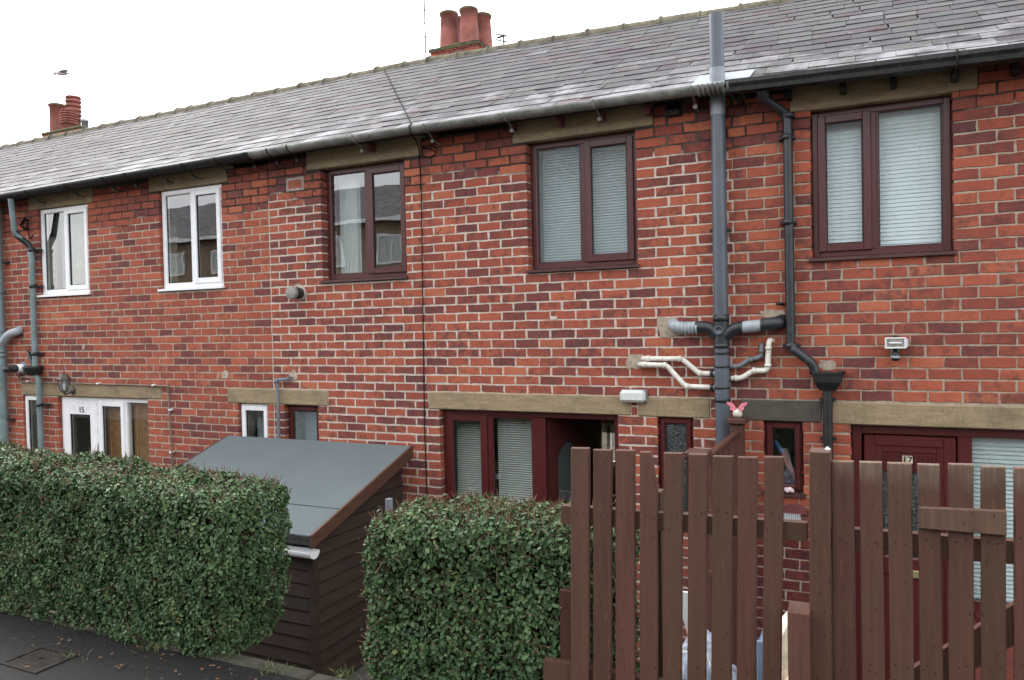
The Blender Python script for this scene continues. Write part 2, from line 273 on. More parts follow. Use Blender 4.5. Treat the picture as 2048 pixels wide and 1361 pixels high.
# ------------------------------------------------------------------ object helpers
def wpos(o):
    v = Vector((0, 0, 0))
    while o is not None: v += o.location; o = o.parent
    return v
def link(o, name, parent, wloc, mat=None):
    o.name = name; COL.objects.link(o); o.parent = parent
    o.location = Vector(wloc) - (wpos(parent) if parent else Vector((0, 0, 0)))
    return o
def tag(o, label, cat, group=None, kind=None):
    if label: o['label'] = label
    if cat: o['category'] = cat
    if group: o['group'] = group
    if kind: o['kind'] = kind
    return o
def thing(name, label, cat, loc, group=None):
    o = bpy.data.objects.new(name, None); o.empty_display_size = .1; COL.objects.link(o); o.location = Vector(loc); return tag(o, label, cat, group)
class MB:
    def __init__(s): s.v = []; s.f = []; s.smooth = []
    def add(s, vs, fs, sm=False):
        b = len(s.v); s.v += [tuple(v) for v in vs]; s.f += [tuple(i+b for i in f) for f in fs]; s.smooth += [sm]*len(fs); return s
    def box(s, x0, x1, y0, y1, z0, z1, bev=0.0):
        if x1 < x0: x0, x1 = x1, x0
        if y1 < y0: y0, y1 = y1, y0
        if z1 < z0: z0, z1 = z1, z0
        if bev <= 0:
            vs = [(x, y, z) for z in (z0, z1) for y in (y0, y1) for x in (x0, x1)]
            return s.add(vs, [(0, 2, 3, 1), (4, 5, 7, 6), (0, 1, 5, 4), (2, 6, 7, 3), (0, 4, 6, 2), (1, 3, 7, 5)])
        bm = bmesh.new(); bmesh.ops.create_cube(bm, size=1)
        for v in bm.verts: v.co = Vector(((x0+x1)/2+v.co.x*(x1-x0), (y0+y1)/2+v.co.y*(y1-y0), (z0+z1)/2+v.co.z*(z1-z0)))
        bmesh.ops.bevel(bm, geom=bm.edges[:], offset=min(bev, (x1-x0)*.45, (y1-y0)*.45, (z1-z0)*.45), segments=1, affect='EDGES', profile=.5)
        bm.verts.index_update(); vs = [v.co[:] for v in bm.verts]; fs = [[v.index for v in f.verts] for f in bm.faces]; bm.free(); return s.add(vs, fs)
    def tube(s, pts, r, seg=12, fillet=0.0, cap=True, sm=True):
        P = [Vector(p) for p in pts]; rs = r if isinstance(r, (list, tuple)) else [r]*len(P)
        if fillet > 0 and len(P) > 2:
            Q = [P[0]]
            for i in range(1, len(P)-1):
                a, b, c = P[i-1], P[i], P[i+1]; d = min(fillet, (a-b).length*.48, (c-b).length*.48)
                p0 = b+(a-b).normalized()*d; p2 = b+(c-b).normalized()*d
                for k in range(5):
                    t = k/4; Q.append(p0*(1-t)**2+b*2*t*(1-t)+p2*t*t)
            Q.append(P[-1]); P = Q; rs = [rs[0]]*len(P)
        n = len(P); up = None; rings = []
        for i in range(n):
            t = ((P[min(i+1, n-1)]-P[max(i-1, 0)])).normalized()
            if up is None: up = t.orthogonal().normalized()
            up = (up-t*up.dot(t)).normalized(); sd_ = t.cross(up)
            rings.append([P[i]+(up*math.cos(2*PI*k/seg)+sd_*math.sin(2*PI*k/seg))*rs[i] for k in range(seg)])
        vs = [v for rg in rings for v in rg]; fs = []
        for i in range(n-1):
            for k in range(seg): fs.append((i*seg+k, i*seg+(k+1) % seg, (i+1)*seg+(k+1) % seg, (i+1)*seg+k))
        s.add(vs, fs, sm)
        if cap: s.add(rings[0], [tuple(range(seg))[::-1]]); s.add(rings[-1], [tuple(range(seg))])
        return s
    def lathe(s, c, prof, seg=20, axis='Z', sm=True):
        c = Vector(c); vs = []
        for (r, h) in prof:
            for k in range(seg):
                a = 2*PI*k/seg; u, v = r*math.cos(a), r*math.sin(a)
                vs.append(c+(Vector((u, v, h)) if axis == 'Z' else Vector((u, -h, v)) if axis == 'Y' else Vector((h, u, v))))
        n = len(prof); fs = []
        for i in range(n-1):
            for k in range(seg): fs.append((i*seg+k, i*seg+(k+1) % seg, (i+1)*seg+(k+1) % seg, (i+1)*seg+k))
        return s.add(vs, fs, sm)
    def prism(s, poly, d):               # poly: list of points, d: extrusion vector
        n = len(poly); d = Vector(d); a = [Vector(p) for p in poly]; b = [p+d for p in a]
        return s.add(a+b, [tuple(range(n))[::-1], tuple(range(n, 2*n))]+[(i, (i+1) % n, (i+1) % n+n, i+n) for i in range(n)])
    def mesh(s, name, mat, origin):
        me = bpy.data.meshes.new(name); ox, oy, oz = origin
        me.from_pydata([(x-ox, y-oy, z-oz) for x, y, z in s.v], [], s.f); me.materials.append(mat)
        me.polygons.foreach_set('use_smooth', s.smooth); me.update(); return me
    def build(s, name, mat, parent=None, origin=None):
        if isinstance(mat, str): mat = M[mat]
        if origin is None:
            a = np.array(s.v); lo, hi = a.min(0), a.max(0); origin = Vector(((lo[0]+hi[0])/2, (lo[1]+hi[1])/2, lo[2] if parent is None else (lo[2]+hi[2])/2))
        return link(bpy.data.objects.new(name, s.mesh(name, mat, origin)), name, parent, origin)
def fixnormals(o):
    bm = bmesh.new(); bm.from_mesh(o.data); bmesh.ops.recalc_face_normals(bm, faces=bm.faces[:]); bm.to_mesh(o.data); bm.free(); return o
def text_mesh(txt, size, name, mat, parent, loc, thick=.002, bold=0.0):
    cu = bpy.data.curves.new(name, 'FONT'); cu.body = txt; cu.size = size; cu.extrude = thick; cu.offset = bold; cu.align_x = 'CENTER'; cu.align_y = 'CENTER'
    t = bpy.data.objects.new('tmp_text', cu); COL.objects.link(t); dg = bpy.context.evaluated_depsgraph_get()
    me = bpy.data.meshes.new_from_object(t.evaluated_get(dg)); bpy.data.objects.remove(t)
    me.transform(Matrix.Rotation(PI/2, 4, 'X')); me.materials.clear(); me.materials.append(mat)
    return link(bpy.data.objects.new(name, me), name, parent, loc)
def interp(x, pts):
    if x <= pts[0][0]: return pts[0][1]
    for (a, b), (c, d) in zip(pts, pts[1:]):
        if x <= c: return b+(d-b)*(x-a)/(c-a)
    return pts[-1][1]

# ------------------------------------------------------------------ the setting
PV = 1.3                                          # pavement level; the yards lie lower, in front of the houses
g = MB().box(-400, 400, -400, 400, -.6, -.05).build('ground', 'earth'); g['kind'] = 'structure'
g = MB().box(-30, 30, -3.36, .2, -.05, 0).build('yard', 'yard'); g['kind'] = 'structure'
nx, ny = 60, 24
mb = MB(); X = np.linspace(-30, 30, nx+1); Y = np.linspace(-3.395, -19, ny+1)
for j in range(ny+1):
    for i in range(nx+1): mb.v.append((X[i], Y[j], PV+.012*mnoise.noise((X[i]*.8, Y[j]*.8, 0))))
for j in range(ny):
    for i in range(nx): mb.f.append((j*(nx+1)+i, (j+1)*(nx+1)+i, (j+1)*(nx+1)+i+1, j*(nx+1)+i+1)); mb.smooth.append(True)
mb.box(-30, 30, -19, -3.395, -.05, PV-.05)
g = mb.build('pavement', 'asphalt'); g['kind'] = 'structure'
rw = MB().box(-30, 30, -3.392, -3.345, -.05, PV-.03).build('retaining_wall', 'concrete'); tag(rw, 'low concrete retaining wall between the pavement and the sunken yards', 'wall')
mb = MB(); x = -9.0
while x < -1.5:
    l = random.uniform(.75, .95); mb.box(x, x+l-.008, -3.415+random.uniform(-.006, .006), -3.337+random.uniform(-.006, .006), PV-.12, PV+.02+random.uniform(-.008, .008), .012); x += l
g = mb.build('kerb', 'concrete'); g['kind'] = 'structure'

# ------------------------------------------------------------------ houses
EAVE = [(-17, 4.60), (-10, 4.635), (-5, 4.695), (-3.7, 4.695), (-1.3, 4.67), (-.7, 4.645), (.9, 4.60), (4, 4.53)]
RIDGE = [(-17, 6.60), (-15.6, 6.61), (-5.8, 6.675), (-1.1, 6.56), (4, 6.44)]
EY, RY = -.20, 3.3
def roofpt(x, s, up=0.0):                         # s 0 at the eave, 1 at the ridge
    z0, z1 = interp(x, EAVE), interp(x, RIDGE); n = Vector((0, -(z1-z0), RY-EY)).normalized()
    return Vector((x, EY+(RY-EY)*s, z0+(z1-z0)*s-.03*math.sin(PI*s)*.6)) + n*up
CH = .0808; CZ = 2.289-CH*28                       # course height, z of course 0
def subtract(rects, ob):
    out = []
    for (x0, x1, z0, z1) in rects:
        a, b, c, d = ob
        if b <= x0 or a >= x1 or d <= z0 or c >= z1: out.append((x0, x1, z0, z1)); continue
        if a > x0: out.append((x0, a, z0, z1))
        if b < x1: out.append((b, x1, z0, z1))
        m0, m1 = max(a, x0), min(b, x1)
        if c > z0: out.append((m0, m1, z0, c))
        if d < z1: out.append((m0, m1, d, z1))
    return out
def brick_geo(w, h, depth, seed, proud):
    rr = random.Random(seed); j = min(.0035, w*.06); pts = []
    n = max(1, int(round(w/.075)))
    for k in range(n): pts.append((-w/2+w*k/n, -h/2))
    pts.append((w/2, -h/2)); pts.append((w/2, 0))
    for k in range(n): pts.append((w/2-w*k/n, h/2))
    pts.append((-w/2, h/2)); pts.append((-w/2, 0))
    pts = [(a+rr.uniform(-j, j), b+rr.uniform(-j, j)) for a, b in pts]
    m = len(pts); fr = [(a*(1-.007/w), -proud+rr.uniform(-.0012, .0012), b*(1-.007/h)) for a, b in pts]; mid = [(a, -proud+.005, b) for a, b in pts]; bk = [(a, depth, b) for a, b in pts]
    fs = [tuple(range(m))]+[(i, i+m, (i+1) % m+m, (i+1) % m) for i in range(m)]+[(i+m, i+2*m, (i+1) % m+2*m, (i+1) % m+m) for i in range(m)]
    return fr+mid+bk, fs
BCACHE = {}
def in_view(x, z):
    p = project((x, 0, z))
    if not p: return 0
    px, py = p
    if not (0 < px < 2048 and 0 < py < 1361): return 0
    if px < 600 and py > 900: return .01
    if 600 <= px < 820 and py > 900: return .01
    if px > 1130 and py > 930: return .15
    return 1
def build_wall(house, x0, x1, z0, z1, openings, solids, bl, bmat, mmat, proud, joint, seed, bond_off=0.0, tl=0.0, tr=0.0):
    """openings: holes; solids: lintels and the like let into the wall"""
    wall = MB(); e = .007
    hx = [(a-e, b+e, c-e, d+.012) for a, b, c, d in openings]
    xs = sorted(set([x0, x1]+[v for h in hx for v in h[:2] if x0 < v < x1])); zs = sorted(set([z0, z1]+[v for h in hx for v in h[2:] if z0 < v < z1]))
    def hole(i, k):
        if i < 0 or k < 0 or i >= len(xs)-1 or k >= len(zs)-1: return None
        cx, cz = (xs[i]+xs[i+1])/2, (zs[k]+zs[k+1])/2
        return any(a < cx < b and c < cz < d for a, b, c, d in hx)
    T = .24
    for i in range(len(xs)-1):
        for k in range(len(zs)-1):
            if hole(i, k): continue
            a, b, c, d = xs[i], xs[i+1], zs[k], zs[k+1]
            wall.add([(a, 0, c), (b, 0, c), (b, 0, d), (a, 0, d)], [(0, 1, 2, 3)]); wall.add([(a, T, c), (b, T, c), (b, T, d), (a, T, d)], [(3, 2, 1, 0)])
            if hole(i-1, k) is not False: wall.add([(a, 0, c), (a, 0, d), (a, T, d), (a, T, c)], [(0, 1, 2, 3)])
            if hole(i+1, k) is not False: wall.add([(b, 0, c), (b, T, c), (b, T, d), (b, 0, d)], [(0, 1, 2, 3)])
            if hole(i, k-1) is not False: wall.add([(a, 0, c), (a, T, c), (b, T, c), (b, 0, c)], [(0, 1, 2, 3)])
            if hole(i, k+1) is not False: wall.add([(a, 0, d), (b, 0, d), (b, T, d), (a, T, d)], [(0, 1, 2, 3)])
    wo_ = wall.build('wall', mmat, house)
    rr = random.Random(seed); items = []
    sol = [(a-.005, b+.005, c-.001, d+.006) for a, b, c, d in solids]
    for i in range(0, 70):
        cz = CZ+i*CH
        if cz < z0-.001 or cz+CH > z1+.05: continue
        off = (i % 2)*bl/2+bond_off+rr.uniform(-.006, .006); b0, b1 = cz+joint/2, min(cz+CH, z1)-joint/2
        full = sorted([(o[0], o[1]) for o in openings+sol if o[2] <= b0+.012 and o[3] >= b1-.012])
        part = [o for o in openings+sol if not (o[2] <= b0+.012 and o[3] >= b1-.012)]
        xa, xb = x0+(tl if i % 2 else 0), x1+(tr if i % 2 else 0); segs = []; x = xa
        for p, q in full:
            if p > x: segs.append((x, min(p, xb)))
            x = max(x, q)
        if x < xb: segs.append((x, xb))
        for p, q in segs:
            if q-p < .03: continue
            k0 = int((p-off)/bl)-2; br = [off+(k0+k)*bl for k in range(int((q-p)/bl)+6)]; br = [v+rr.uniform(-.003, .003) for v in br if p+.06 < v < q-.06]
            br = [p]+br+[q]
            for u, v in zip(br, br[1:]):
                j = joint*rr.uniform(.8, 1.2); rects = [(u+(j/2 if u != p or abs(u-xa) < .001 else .001), v-(j/2 if v != q or abs(v-xb) < .001 else .001), b0, b1)]
                for ob in part: rects = subtract(rects, ob)
                for r in rects:
                    if r[1]-r[0] > .028 and r[3]-r[2] > .022: items.append(r)
    sc = []
    for r in items:
        cx, cz = (r[0]+r[1])/2, (r[2]+r[3])/2; a, b = project((r[0], 0, r[2])), project((r[1], 0, r[3]))
        sc.append((in_view(cx, cz)*abs((b[0]-a[0])*(b[1]-a[1])) if a and b else 0))
    order = sorted(range(len(items)), key=lambda i: -sc[i]); rest = MB(); rest2 = MB()
    for rank, i in enumerate(order):
        r = items[i]; w, h = r[1]-r[0], r[3]-r[2]; c = Vector(((r[0]+r[1])/2, 0, (r[2]+r[3])/2))
        edge = any(abs(r[0]-o[1]) < .01 or abs(r[1]-o[0]) < .01 for o in openings); dp = .1 if edge else .03
        if rank < 300:
            bm2 = 'brick_low' if (bmat == 'brick17' and c.z < 1.26) else bmat; key = (round(w, 2), round(h, 2), dp, proud, bm2, rr.randrange(10))
            me = BCACHE.get(key)
            if me is None:
                vs_, fs_ = brick_geo(key[0], key[1], dp, hash(key[:4])+key[5]*77, proud); me = MB().add(vs_, fs_).mesh('brick', M[bm2], (0, 0, 0)); BCACHE[key] = me
            link(bpy.data.objects.new('brick', me), 'brick', wo_, c)
        else:
            if project(c) is None or not (-150 < project(c)[0] < 2250): continue
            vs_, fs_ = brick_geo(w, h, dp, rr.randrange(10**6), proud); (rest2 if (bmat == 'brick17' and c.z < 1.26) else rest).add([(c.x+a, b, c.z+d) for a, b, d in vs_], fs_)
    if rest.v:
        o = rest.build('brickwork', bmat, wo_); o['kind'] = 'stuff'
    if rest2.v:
        o = rest2.build('low_brickwork', 'brick_low', wo_); o['kind'] = 'stuff'
    return wo_
SLATES = []; rq = random.Random(77)
for k in range(17):
    x = -16.9+(.147 if k % 2 else 0)-.295*rq.uniform(.4, .6)
    while x < 3.2: w = .295*rq.uniform(.84, 1.15); SLATES.append((k, x+.002, x+w-.002)); x += w
def build_roof(house, x0, x1, seed, sw=.295, rows=17):
    rr = random.Random(seed); mb = MB(); n = 8
    xs = np.linspace(x0, x1, n+1)
    for i in range(n):                              # boarding under the slates, and the rear slope
        a, b = xs[i], xs[i+1]
        for s0, s1 in ((0, .5), (.5, 1)): mb.add([roofpt(a, s0, -.03), roofpt(b, s0, -.03), roofpt(b, s1, -.03), roofpt(a, s1, -.03)], [(0, 1, 2, 3)], True)
        A, B = roofpt(a, 1, -.03), roofpt(b, 1, -.03); mb.add([A, B, B+Vector((0, 3.4, -1.95)), A+Vector((0, 3.4, -1.95))], [(0, 1, 2, 3)])
    roof = mb.build('roof', 'felt_under', house)
    items = [(k, a, b) for k, a, b in SLATES if x0 <= (a+b)/2 < x1]
    def vis(it):
        k, a, b = it; p = [project(roofpt(xx, ss)) for xx, ss in ((a, k/rows), (b, (k+1)/rows))]
        if not p[0] or not p[1]: return 0
        if p[1][0] < -5 or p[0][0] > 2060 or p[0][1] < -20: return 0
        return abs((p[1][0]-p[0][0])*(p[1][1]-p[0][1]))+1
    items = [(vis(i), i) for i in items]; items = sorted([i for i in items if i[0] > 0], key=lambda q: -q[0]); rest = MB()
    for rank, (q, (k, a, b)) in enumerate(items):
        s0 = k/rows-.006+rr.uniform(-.0022, .0022); s1 = min((k+1.35)/rows, 1); t0 = .010+rr.uniform(0, .004); t1 = .002
        if rr.random() < .05: s0 -= rr.uniform(.003, .014); t0 += .003
        sk = rr.uniform(-.004, .004); lift = rr.uniform(-.0015, .0025)
        th = .0075
        top = [roofpt(a, s0+sk/4, t0+th+lift), roofpt(b, s0-sk/4, t0+th-lift), roofpt(b+sk, s1, t1+th), roofpt(a+sk, s1, t1+th)]
        bot = [roofpt(a, s0+sk/4, t0-.004), roofpt(b, s0-sk/4, t0-.004), roofpt(b+sk, s1, t1-.01), roofpt(a+sk, s1, t1-.01)]
        if rr.random() < .12: top[0] = top[0].lerp(top[1], .05); bot[0] = bot[0].lerp(bot[1], .05)
        m = MB().add(top+bot, [(0, 1, 2, 3), (7, 6, 5, 4), (0, 4, 5, 1), (1, 5, 6, 2), (3, 2, 6, 7), (0, 3, 7, 4)])
        if rank < 300: m.build('slate', 'slate', roof)
        else: rest.add(m.v, m.f)
    if rest.v: o = rest.build('slates', 'slate', roof); o['kind'] = 'stuff'
    x = x0                                          # ridge: half-round tiles with a raised collar, bedded in mortar
    bed = MB(); xx = x0
    while xx < x1-.01:
        e = min(xx+.16, x1); p, q = roofpt(xx, 1), roofpt(e, 1); j1, j2 = rr.uniform(-.012, .012), rr.uniform(-.012, .012)
        bed.add([p+Vector((0, -.155+j1, -.085)), q+Vector((0, -.155+j2, -.085)), q+Vector((0, -.11, -.01)), p+Vector((0, -.11, -.01))], [(0, 1, 2, 3)])
        bed.add([p+Vector((0, -.155+j1, -.12)), q+Vector((0, -.155+j2, -.12)), q+Vector((0, -.155+j2, -.085)), p+Vector((0, -.155+j1, -.085))], [(0, 1, 2, 3)]); xx = e
    bed.build('ridge_bedding', 'ridge_mortar', roof)
    while x < x1-.02:
        e = min(x+.47, x1); p, q = roofpt(x, 1), roofpt(e, 1); dz = rr.uniform(-.008, .008); m = MB()
        def arc(c, r): return [c+Vector((0, -r*math.cos(PI*k/8)*1.15, -.075+dz+r*math.sin(PI*k/8)*.95)) for k in range(9)]
        secs = [(0, .142), (.06, .146), (.07, .13), (1, .125)]
        rings = [arc(p.lerp(q, t), r) for t, r in secs]
        for a, b in zip(rings, rings[1:]): m.add(a+b, [(i, i+1, i+10, i+9) for i in range(8)], True)
        m.add(rings[0], [tuple(range(9))]); m.add(rings[-1], [tuple(range(9))[::-1]])
        m.build('ridge_tile', 'ridge', roof); x = e+.004
    return roof
def frame_bars(mb, x0, x1, z0, z1, y0, y1, w, bev=.006):
    mb.box(x0, x0+w, y0, y1, z0, z1, bev); mb.box(x1-w, x1, y0, y1, z0, z1, bev)
    mb.box(x0+w-.004, x1-w+.004, y0+.0015, y1-.0015, z0, z0+w, bev); mb.box(x0+w-.004, x1-w+.004, y0+.0015, y1-.0015, z1-w, z1, bev); return mb
def sash(parent, x0, x1, z0, z1, y, w, mat, glass, name='casement'):
    s = frame_bars(MB(), x0, x1, z0, z1, y, y+.05, w).build(name, mat, parent)
    frame_bars(MB(), x0+w-.006, x1-w+.006, z0+w-.006, z1-w+.006, y+.016, y+.032, .014, 0).build('gasket', 'rubber', s)
    return s
def pane(parent, x0, x1, z0, z1, y, glass='glass'): return MB().box(x0, x1, y, y+.006, z0, z1).build('pane', glass, parent)
def window(house, x0, x1, z0, z1, lights, mat, depth=.085, sill=True, glass='glass', fw=.05, label=None, sw=.058):
    """lights: list of (fraction, kind); kind 'c' opens and has a sash of its own, 'f' is fixed"""
    zb = z0+.03 if sill else z0
    mb = frame_bars(MB(), x0+.004, x1-.004, zb, z1-.004, depth, depth+.07, fw); xi = [x0]
    for fr, k in lights: xi.append(xi[-1]+(x1-x0)*fr)
    for xm in xi[1:-1]: mb.box(xm-fw*.4, xm+fw*.4, depth+.002, depth+.068, zb+fw-.004, z1-fw, .005)
    win = mb.build('window', mat, house)
    if label: win['label'] = label
    for i, (fr, k) in enumerate(lights):
        a = xi[i]+(fw*.85 if i == 0 else fw*.3); b = xi[i+1]-(fw*.85 if i == len(lights)-1 else fw*.3); c, d = zb+fw*.8, z1-fw*.8
        if k == 'c':
            s = sash(win, a, b, c, d, depth-.018, sw, mat, glass); pane(win, a+sw-.008, b-sw+.008, c+sw-.008, d-sw+.008, depth+.006, glass)
        else:
            frame_bars(MB(), a+.002, b-.002, c+.002, d-.002, depth+.01, depth+.03, .016, 0).build('glazing_bead', mat, win)
            frame_bars(MB(), a+.014, b-.014, c+.014, d-.014, depth+.018, depth+.034, .01, 0).build('gasket', 'rubber', win)
            pane(win, a+.008, b-.008, c+.008, d-.008, depth+.022, glass)
    if sill:
        sm = 'upvc_white' if mat == 'upvc_white' else 'sill_brown'
        MB().add([(x0-.02, -.035, z0), (x1+.02, -.035, z0), (x1+.02, depth+.02, z0), (x0-.02, depth+.02, z0), (x0-.02, -.035, z0+.022), (x1+.02, -.035, z0+.022), (x1+.02, depth+.02, z0+.034), (x0-.02, depth+.02, z0+.034)],
                 [(3, 2, 1, 0), (4, 5, 6, 7), (0, 1, 5, 4), (1, 2, 6, 5), (2, 3, 7, 6), (3, 0, 4, 7)]).build('sill', sm, win)
    return win
def lintel(house, x0, x1, z0, z1, mat='stone'):
    rr = random.Random(int(x0*991)); bm_ = MB().box(x0, x1, -.012, .1, z0, z1, .008)
    return bm_.build('lintel', mat, house)
def shell(house, x0, x1, back=None, mat='interior'):
    """plastered rooms behind the front wall, with a floor between the storeys"""
    mb = MB(); t = .04
    mb.box(x0+.02, x0+.02+t, .245, 6.4, .0, 4.6); mb.box(x1-.02-t, x1-.02, .245, 6.4, 0, 4.6)
    mb.box(x0+.07, x1-.07, .245, 6.4, 2.34, 2.5); mb.box(x0+.07, x1-.07, .245, 6.4, 4.58, 4.62)
    if not back: mb.box(x0+.07, x1-.07, 6.2, 6.4, 0, 4.58)
    else:
        a, b, c, d = back
        for q in ((x0+.07, a, 0, 4.58), (b, x1-.07, 0, 4.58), (a, b, 0, c), (a, b, d, 4.58)): mb.box(q[0], q[1], 6.2, 6.4, q[2], q[3])
    return mb.build('interior', mat, house)
def blind(label, x0, x1, z0, z1, y, mat, pitch, ang, sw=.025, group=None, cat='blind'):
    t = thing('window_blind', label, cat, ((x0+x1)/2, y, z0), group)
    MB().box(x0, x1, y-.014, y+.014, z1-.025, z1).build('head_rail', mat, t)
    c, s = math.cos(ang)*sw/2, math.sin(ang)*sw/2; w = (x1-x0)/2; me = None; z = z1-.04
    while z > z0+.015:
        if me is None:
            n = Vector((0, s, c)).normalized()*.0006*1.5
            me = MB().add([(-w, -c, -s), (w, -c, -s), (w, 0, .002), (-w, 0, .002), (w, c, s), (-w, c, s)], [(0, 1, 2, 3), (3, 2, 4, 5)])
            v = me.v[:]; me.add([Vector(q)+n for q in v], [(3, 2, 1, 0), (5, 4, 2, 3)]); me = me.mesh('slat', M[mat], (0, 0, 0))
        link(bpy.data.objects.new('slat', me), 'slat', t, (x0+w, y, z)); z -= pitch
    mb = MB()
    for f in (.18, .82): mb.tube([(x0+(x1-x0)*f, y-.013, z0), (x0+(x1-x0)*f, y-.013, z1)], .0012, 5)
    mb.build('cord', 'slat_white', t); MB().box(x0, x1, y-.012, y+.012, z0, z0+.012).build('bottom_rail', mat, t); return t

XA, XB, XC = -10.36, -5.68, -.99                    # party lines
houses = {}
houses[14] = thing('terraced_house', 'brick terraced house at the far left edge, mostly just its slate roof and capped chimney', 'house', (-13.2, 0, 0), 'houses of the brick terrace')
houses[15] = thing('terraced_house', 'brick terraced house number 15 with white window frames and white door', 'house', (-8, 0, 0), 'houses of the brick terrace')
houses[16] = thing('terraced_house', 'brick terraced house in the middle with mahogany frames and its door standing open', 'house', (-3.3, 0, 0), 'houses of the brick terrace')
houses[17] = thing('terraced_house', 'brick terraced house number 17 on the right with drawn white blinds and dark red door', 'house', (.9, 0, 0), 'houses of the brick terrace')
def wx(px, py=600, y=0): return W(px, py, y).x
def wz(px, py, y=0): return W(px, py, y).z
op15 = {'W1': (wx(78, 510), wx(177.5, 500), 3.372, 4.468), 'W2': (wx(320, 480), wx(444.5, 470), 3.362, 4.494),
        'G0': (wx(47.5, 830), wx(82, 830), 1.33, 2.14), 'D': (wx(118, 850), wx(297, 850), 0.0, 2.135), 'G1': (wx(477, 840), wx(536, 840), 1.1, 2.125)}
op16 = {'W3': (wx(643.5, 450), wx(811, 450), 3.358, 4.498), 'W4': (wx(1055, 410), wx(1273, 410), 3.35, 4.488), 'G2': (wx(569, 840), wx(636.5, 840), 1.1, 2.125),
        'D': (wx(881, 900), wx(1236.5, 900), 0.0, 2.132), 'G3': (wx(1316, 880), wx(1386, 880), 1.28, 2.128)}
op17 = {'W5': (wx(1622, 360), wx(1906, 360), 3.322, 4.44), 'G4': (wx(1528.5, 900), wx(1606, 900), wz(1570, 992), 2.122), 'D': (wx(1703, 950), 1.28, 0.0, 2.118)}
LB, LT = 2.132, 2.292
so15 = [(wx(177, 400)*0+op15['W1'][0]-.16, op15['W1'][1]+.1, 4.468, 4.66), (op15['W2'][0]-.15, op15['W2'][1]+.1, 4.494, 4.68), (wx(43, 775), wx(322, 785), 2.14, 2.295)]
so16 = [(op16['W3'][0]-.17, op16['W3'][1]+.19, 4.498, 4.70), (op16['W4'][0]-.13, op16['W4'][1]+.15, 4.488, 4.69), (wx(857.5, 800), wx(1262, 810), LB, LT), (wx(1276, 815), wx(1420, 815), LB-.004, LT-.004)]
so17 = [(op17['W5'][0]-.14, op17['W5'][1]+.15, 4.44, 4.65), (wx(1480, 815), wx(1644, 820), 2.124, 2.285), (wx(1664, 825), 1.6, 2.118, 2.278)]
# lintel over the two narrow windows that straddle the party line
sn = (wx(456, 790), wx(655.5, 793), 2.127, 2.285)
so15.append((sn[0], XB, sn[2], sn[3])); so16.append((XB, sn[1], sn[2], sn[3]))
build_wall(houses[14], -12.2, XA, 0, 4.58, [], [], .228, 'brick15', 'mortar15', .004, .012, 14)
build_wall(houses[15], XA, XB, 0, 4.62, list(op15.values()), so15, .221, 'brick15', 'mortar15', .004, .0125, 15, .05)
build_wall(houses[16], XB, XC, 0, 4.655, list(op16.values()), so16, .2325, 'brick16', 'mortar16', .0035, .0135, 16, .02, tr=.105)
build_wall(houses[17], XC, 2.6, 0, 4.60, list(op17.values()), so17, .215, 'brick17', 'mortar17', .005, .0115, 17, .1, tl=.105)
for h, so in ((15, so15[:-1]), (16, so16[:-1]), (17, so17)):
    for i, (a, b, c, d) in enumerate(so):
        o = lintel(houses[h], a, b, c, d, 'stone_dark' if (h == 17 and i == 1) else 'stone')
        if h == 17 and i == 1: o['label'] = 'soot-blackened stone lintel over the narrow window'
lintel(houses[16], sn[0], sn[1], sn[2], sn[3])
build_roof(houses[14], -16.8, XA, 1); build_roof(houses[15], XA, XB, 2); build_roof(houses[16], XB, XC, 3); build_roof(houses[17], XC, 3.2, 4)
BK = W(1221, 872, 6.3); back = (BK.x-.35, BK.x+.30, BK.z-.5, BK.z+.22)
shell(houses[14], -16.6, XA); shell(houses[15], XA, XB); shell(houses[17], XC, 3.2); shell(houses[16], XB, XC, back, 'cream')
MB().box(3.1, 3.2, .0, 6.4, 0, 4.6).build('gable_wall', 'interior', houses[17])

# windows upstairs
window(houses[15], *op15['W1'], [(.5, 'f'), (.5, 'c')], 'upvc_white', depth=.032)
window(houses[15], *op15['W2'], [(.5, 'f'), (.5, 'c')], 'upvc_white', depth=.032)
window(houses[16], *op16['W3'], [(.5, 'f'), (.5, 'c')], 'upvc_brown')
window(houses[16], *op16['W4'], [(.5, 'f'), (.5, 'c')], 'upvc_brown', glass='frost', label='mahogany window with obscured glass')
window(houses[17], *op17['W5'], [(.46, 'c'), (.54, 'f')], 'upvc_brown', depth=.07, glass='glass_soft')
# narrow windows downstairs
window(houses[15], *op15['G0'], [(1, 'c')], 'upvc_white', fw=.022, depth=.03, sw=.05)
window(houses[15], *op15['G1'], [(1, 'c')], 'upvc_white', sill=False, fw=.035, depth=.035, sw=.05)
window(houses[16], *op16['G2'], [(1, 'c')], 'upvc_red', sill=False, glass='frost', depth=.065, fw=.025, sw=.045)
window(houses[16], *op16['G3'], [(1, 'c')], 'upvc_red', glass='frost_dark', depth=.03, fw=.022, sw=.036)
window(houses[17], *op17['G4'], [(1, 'c')], 'upvc_red', depth=.03, fw=.022, sw=.036)

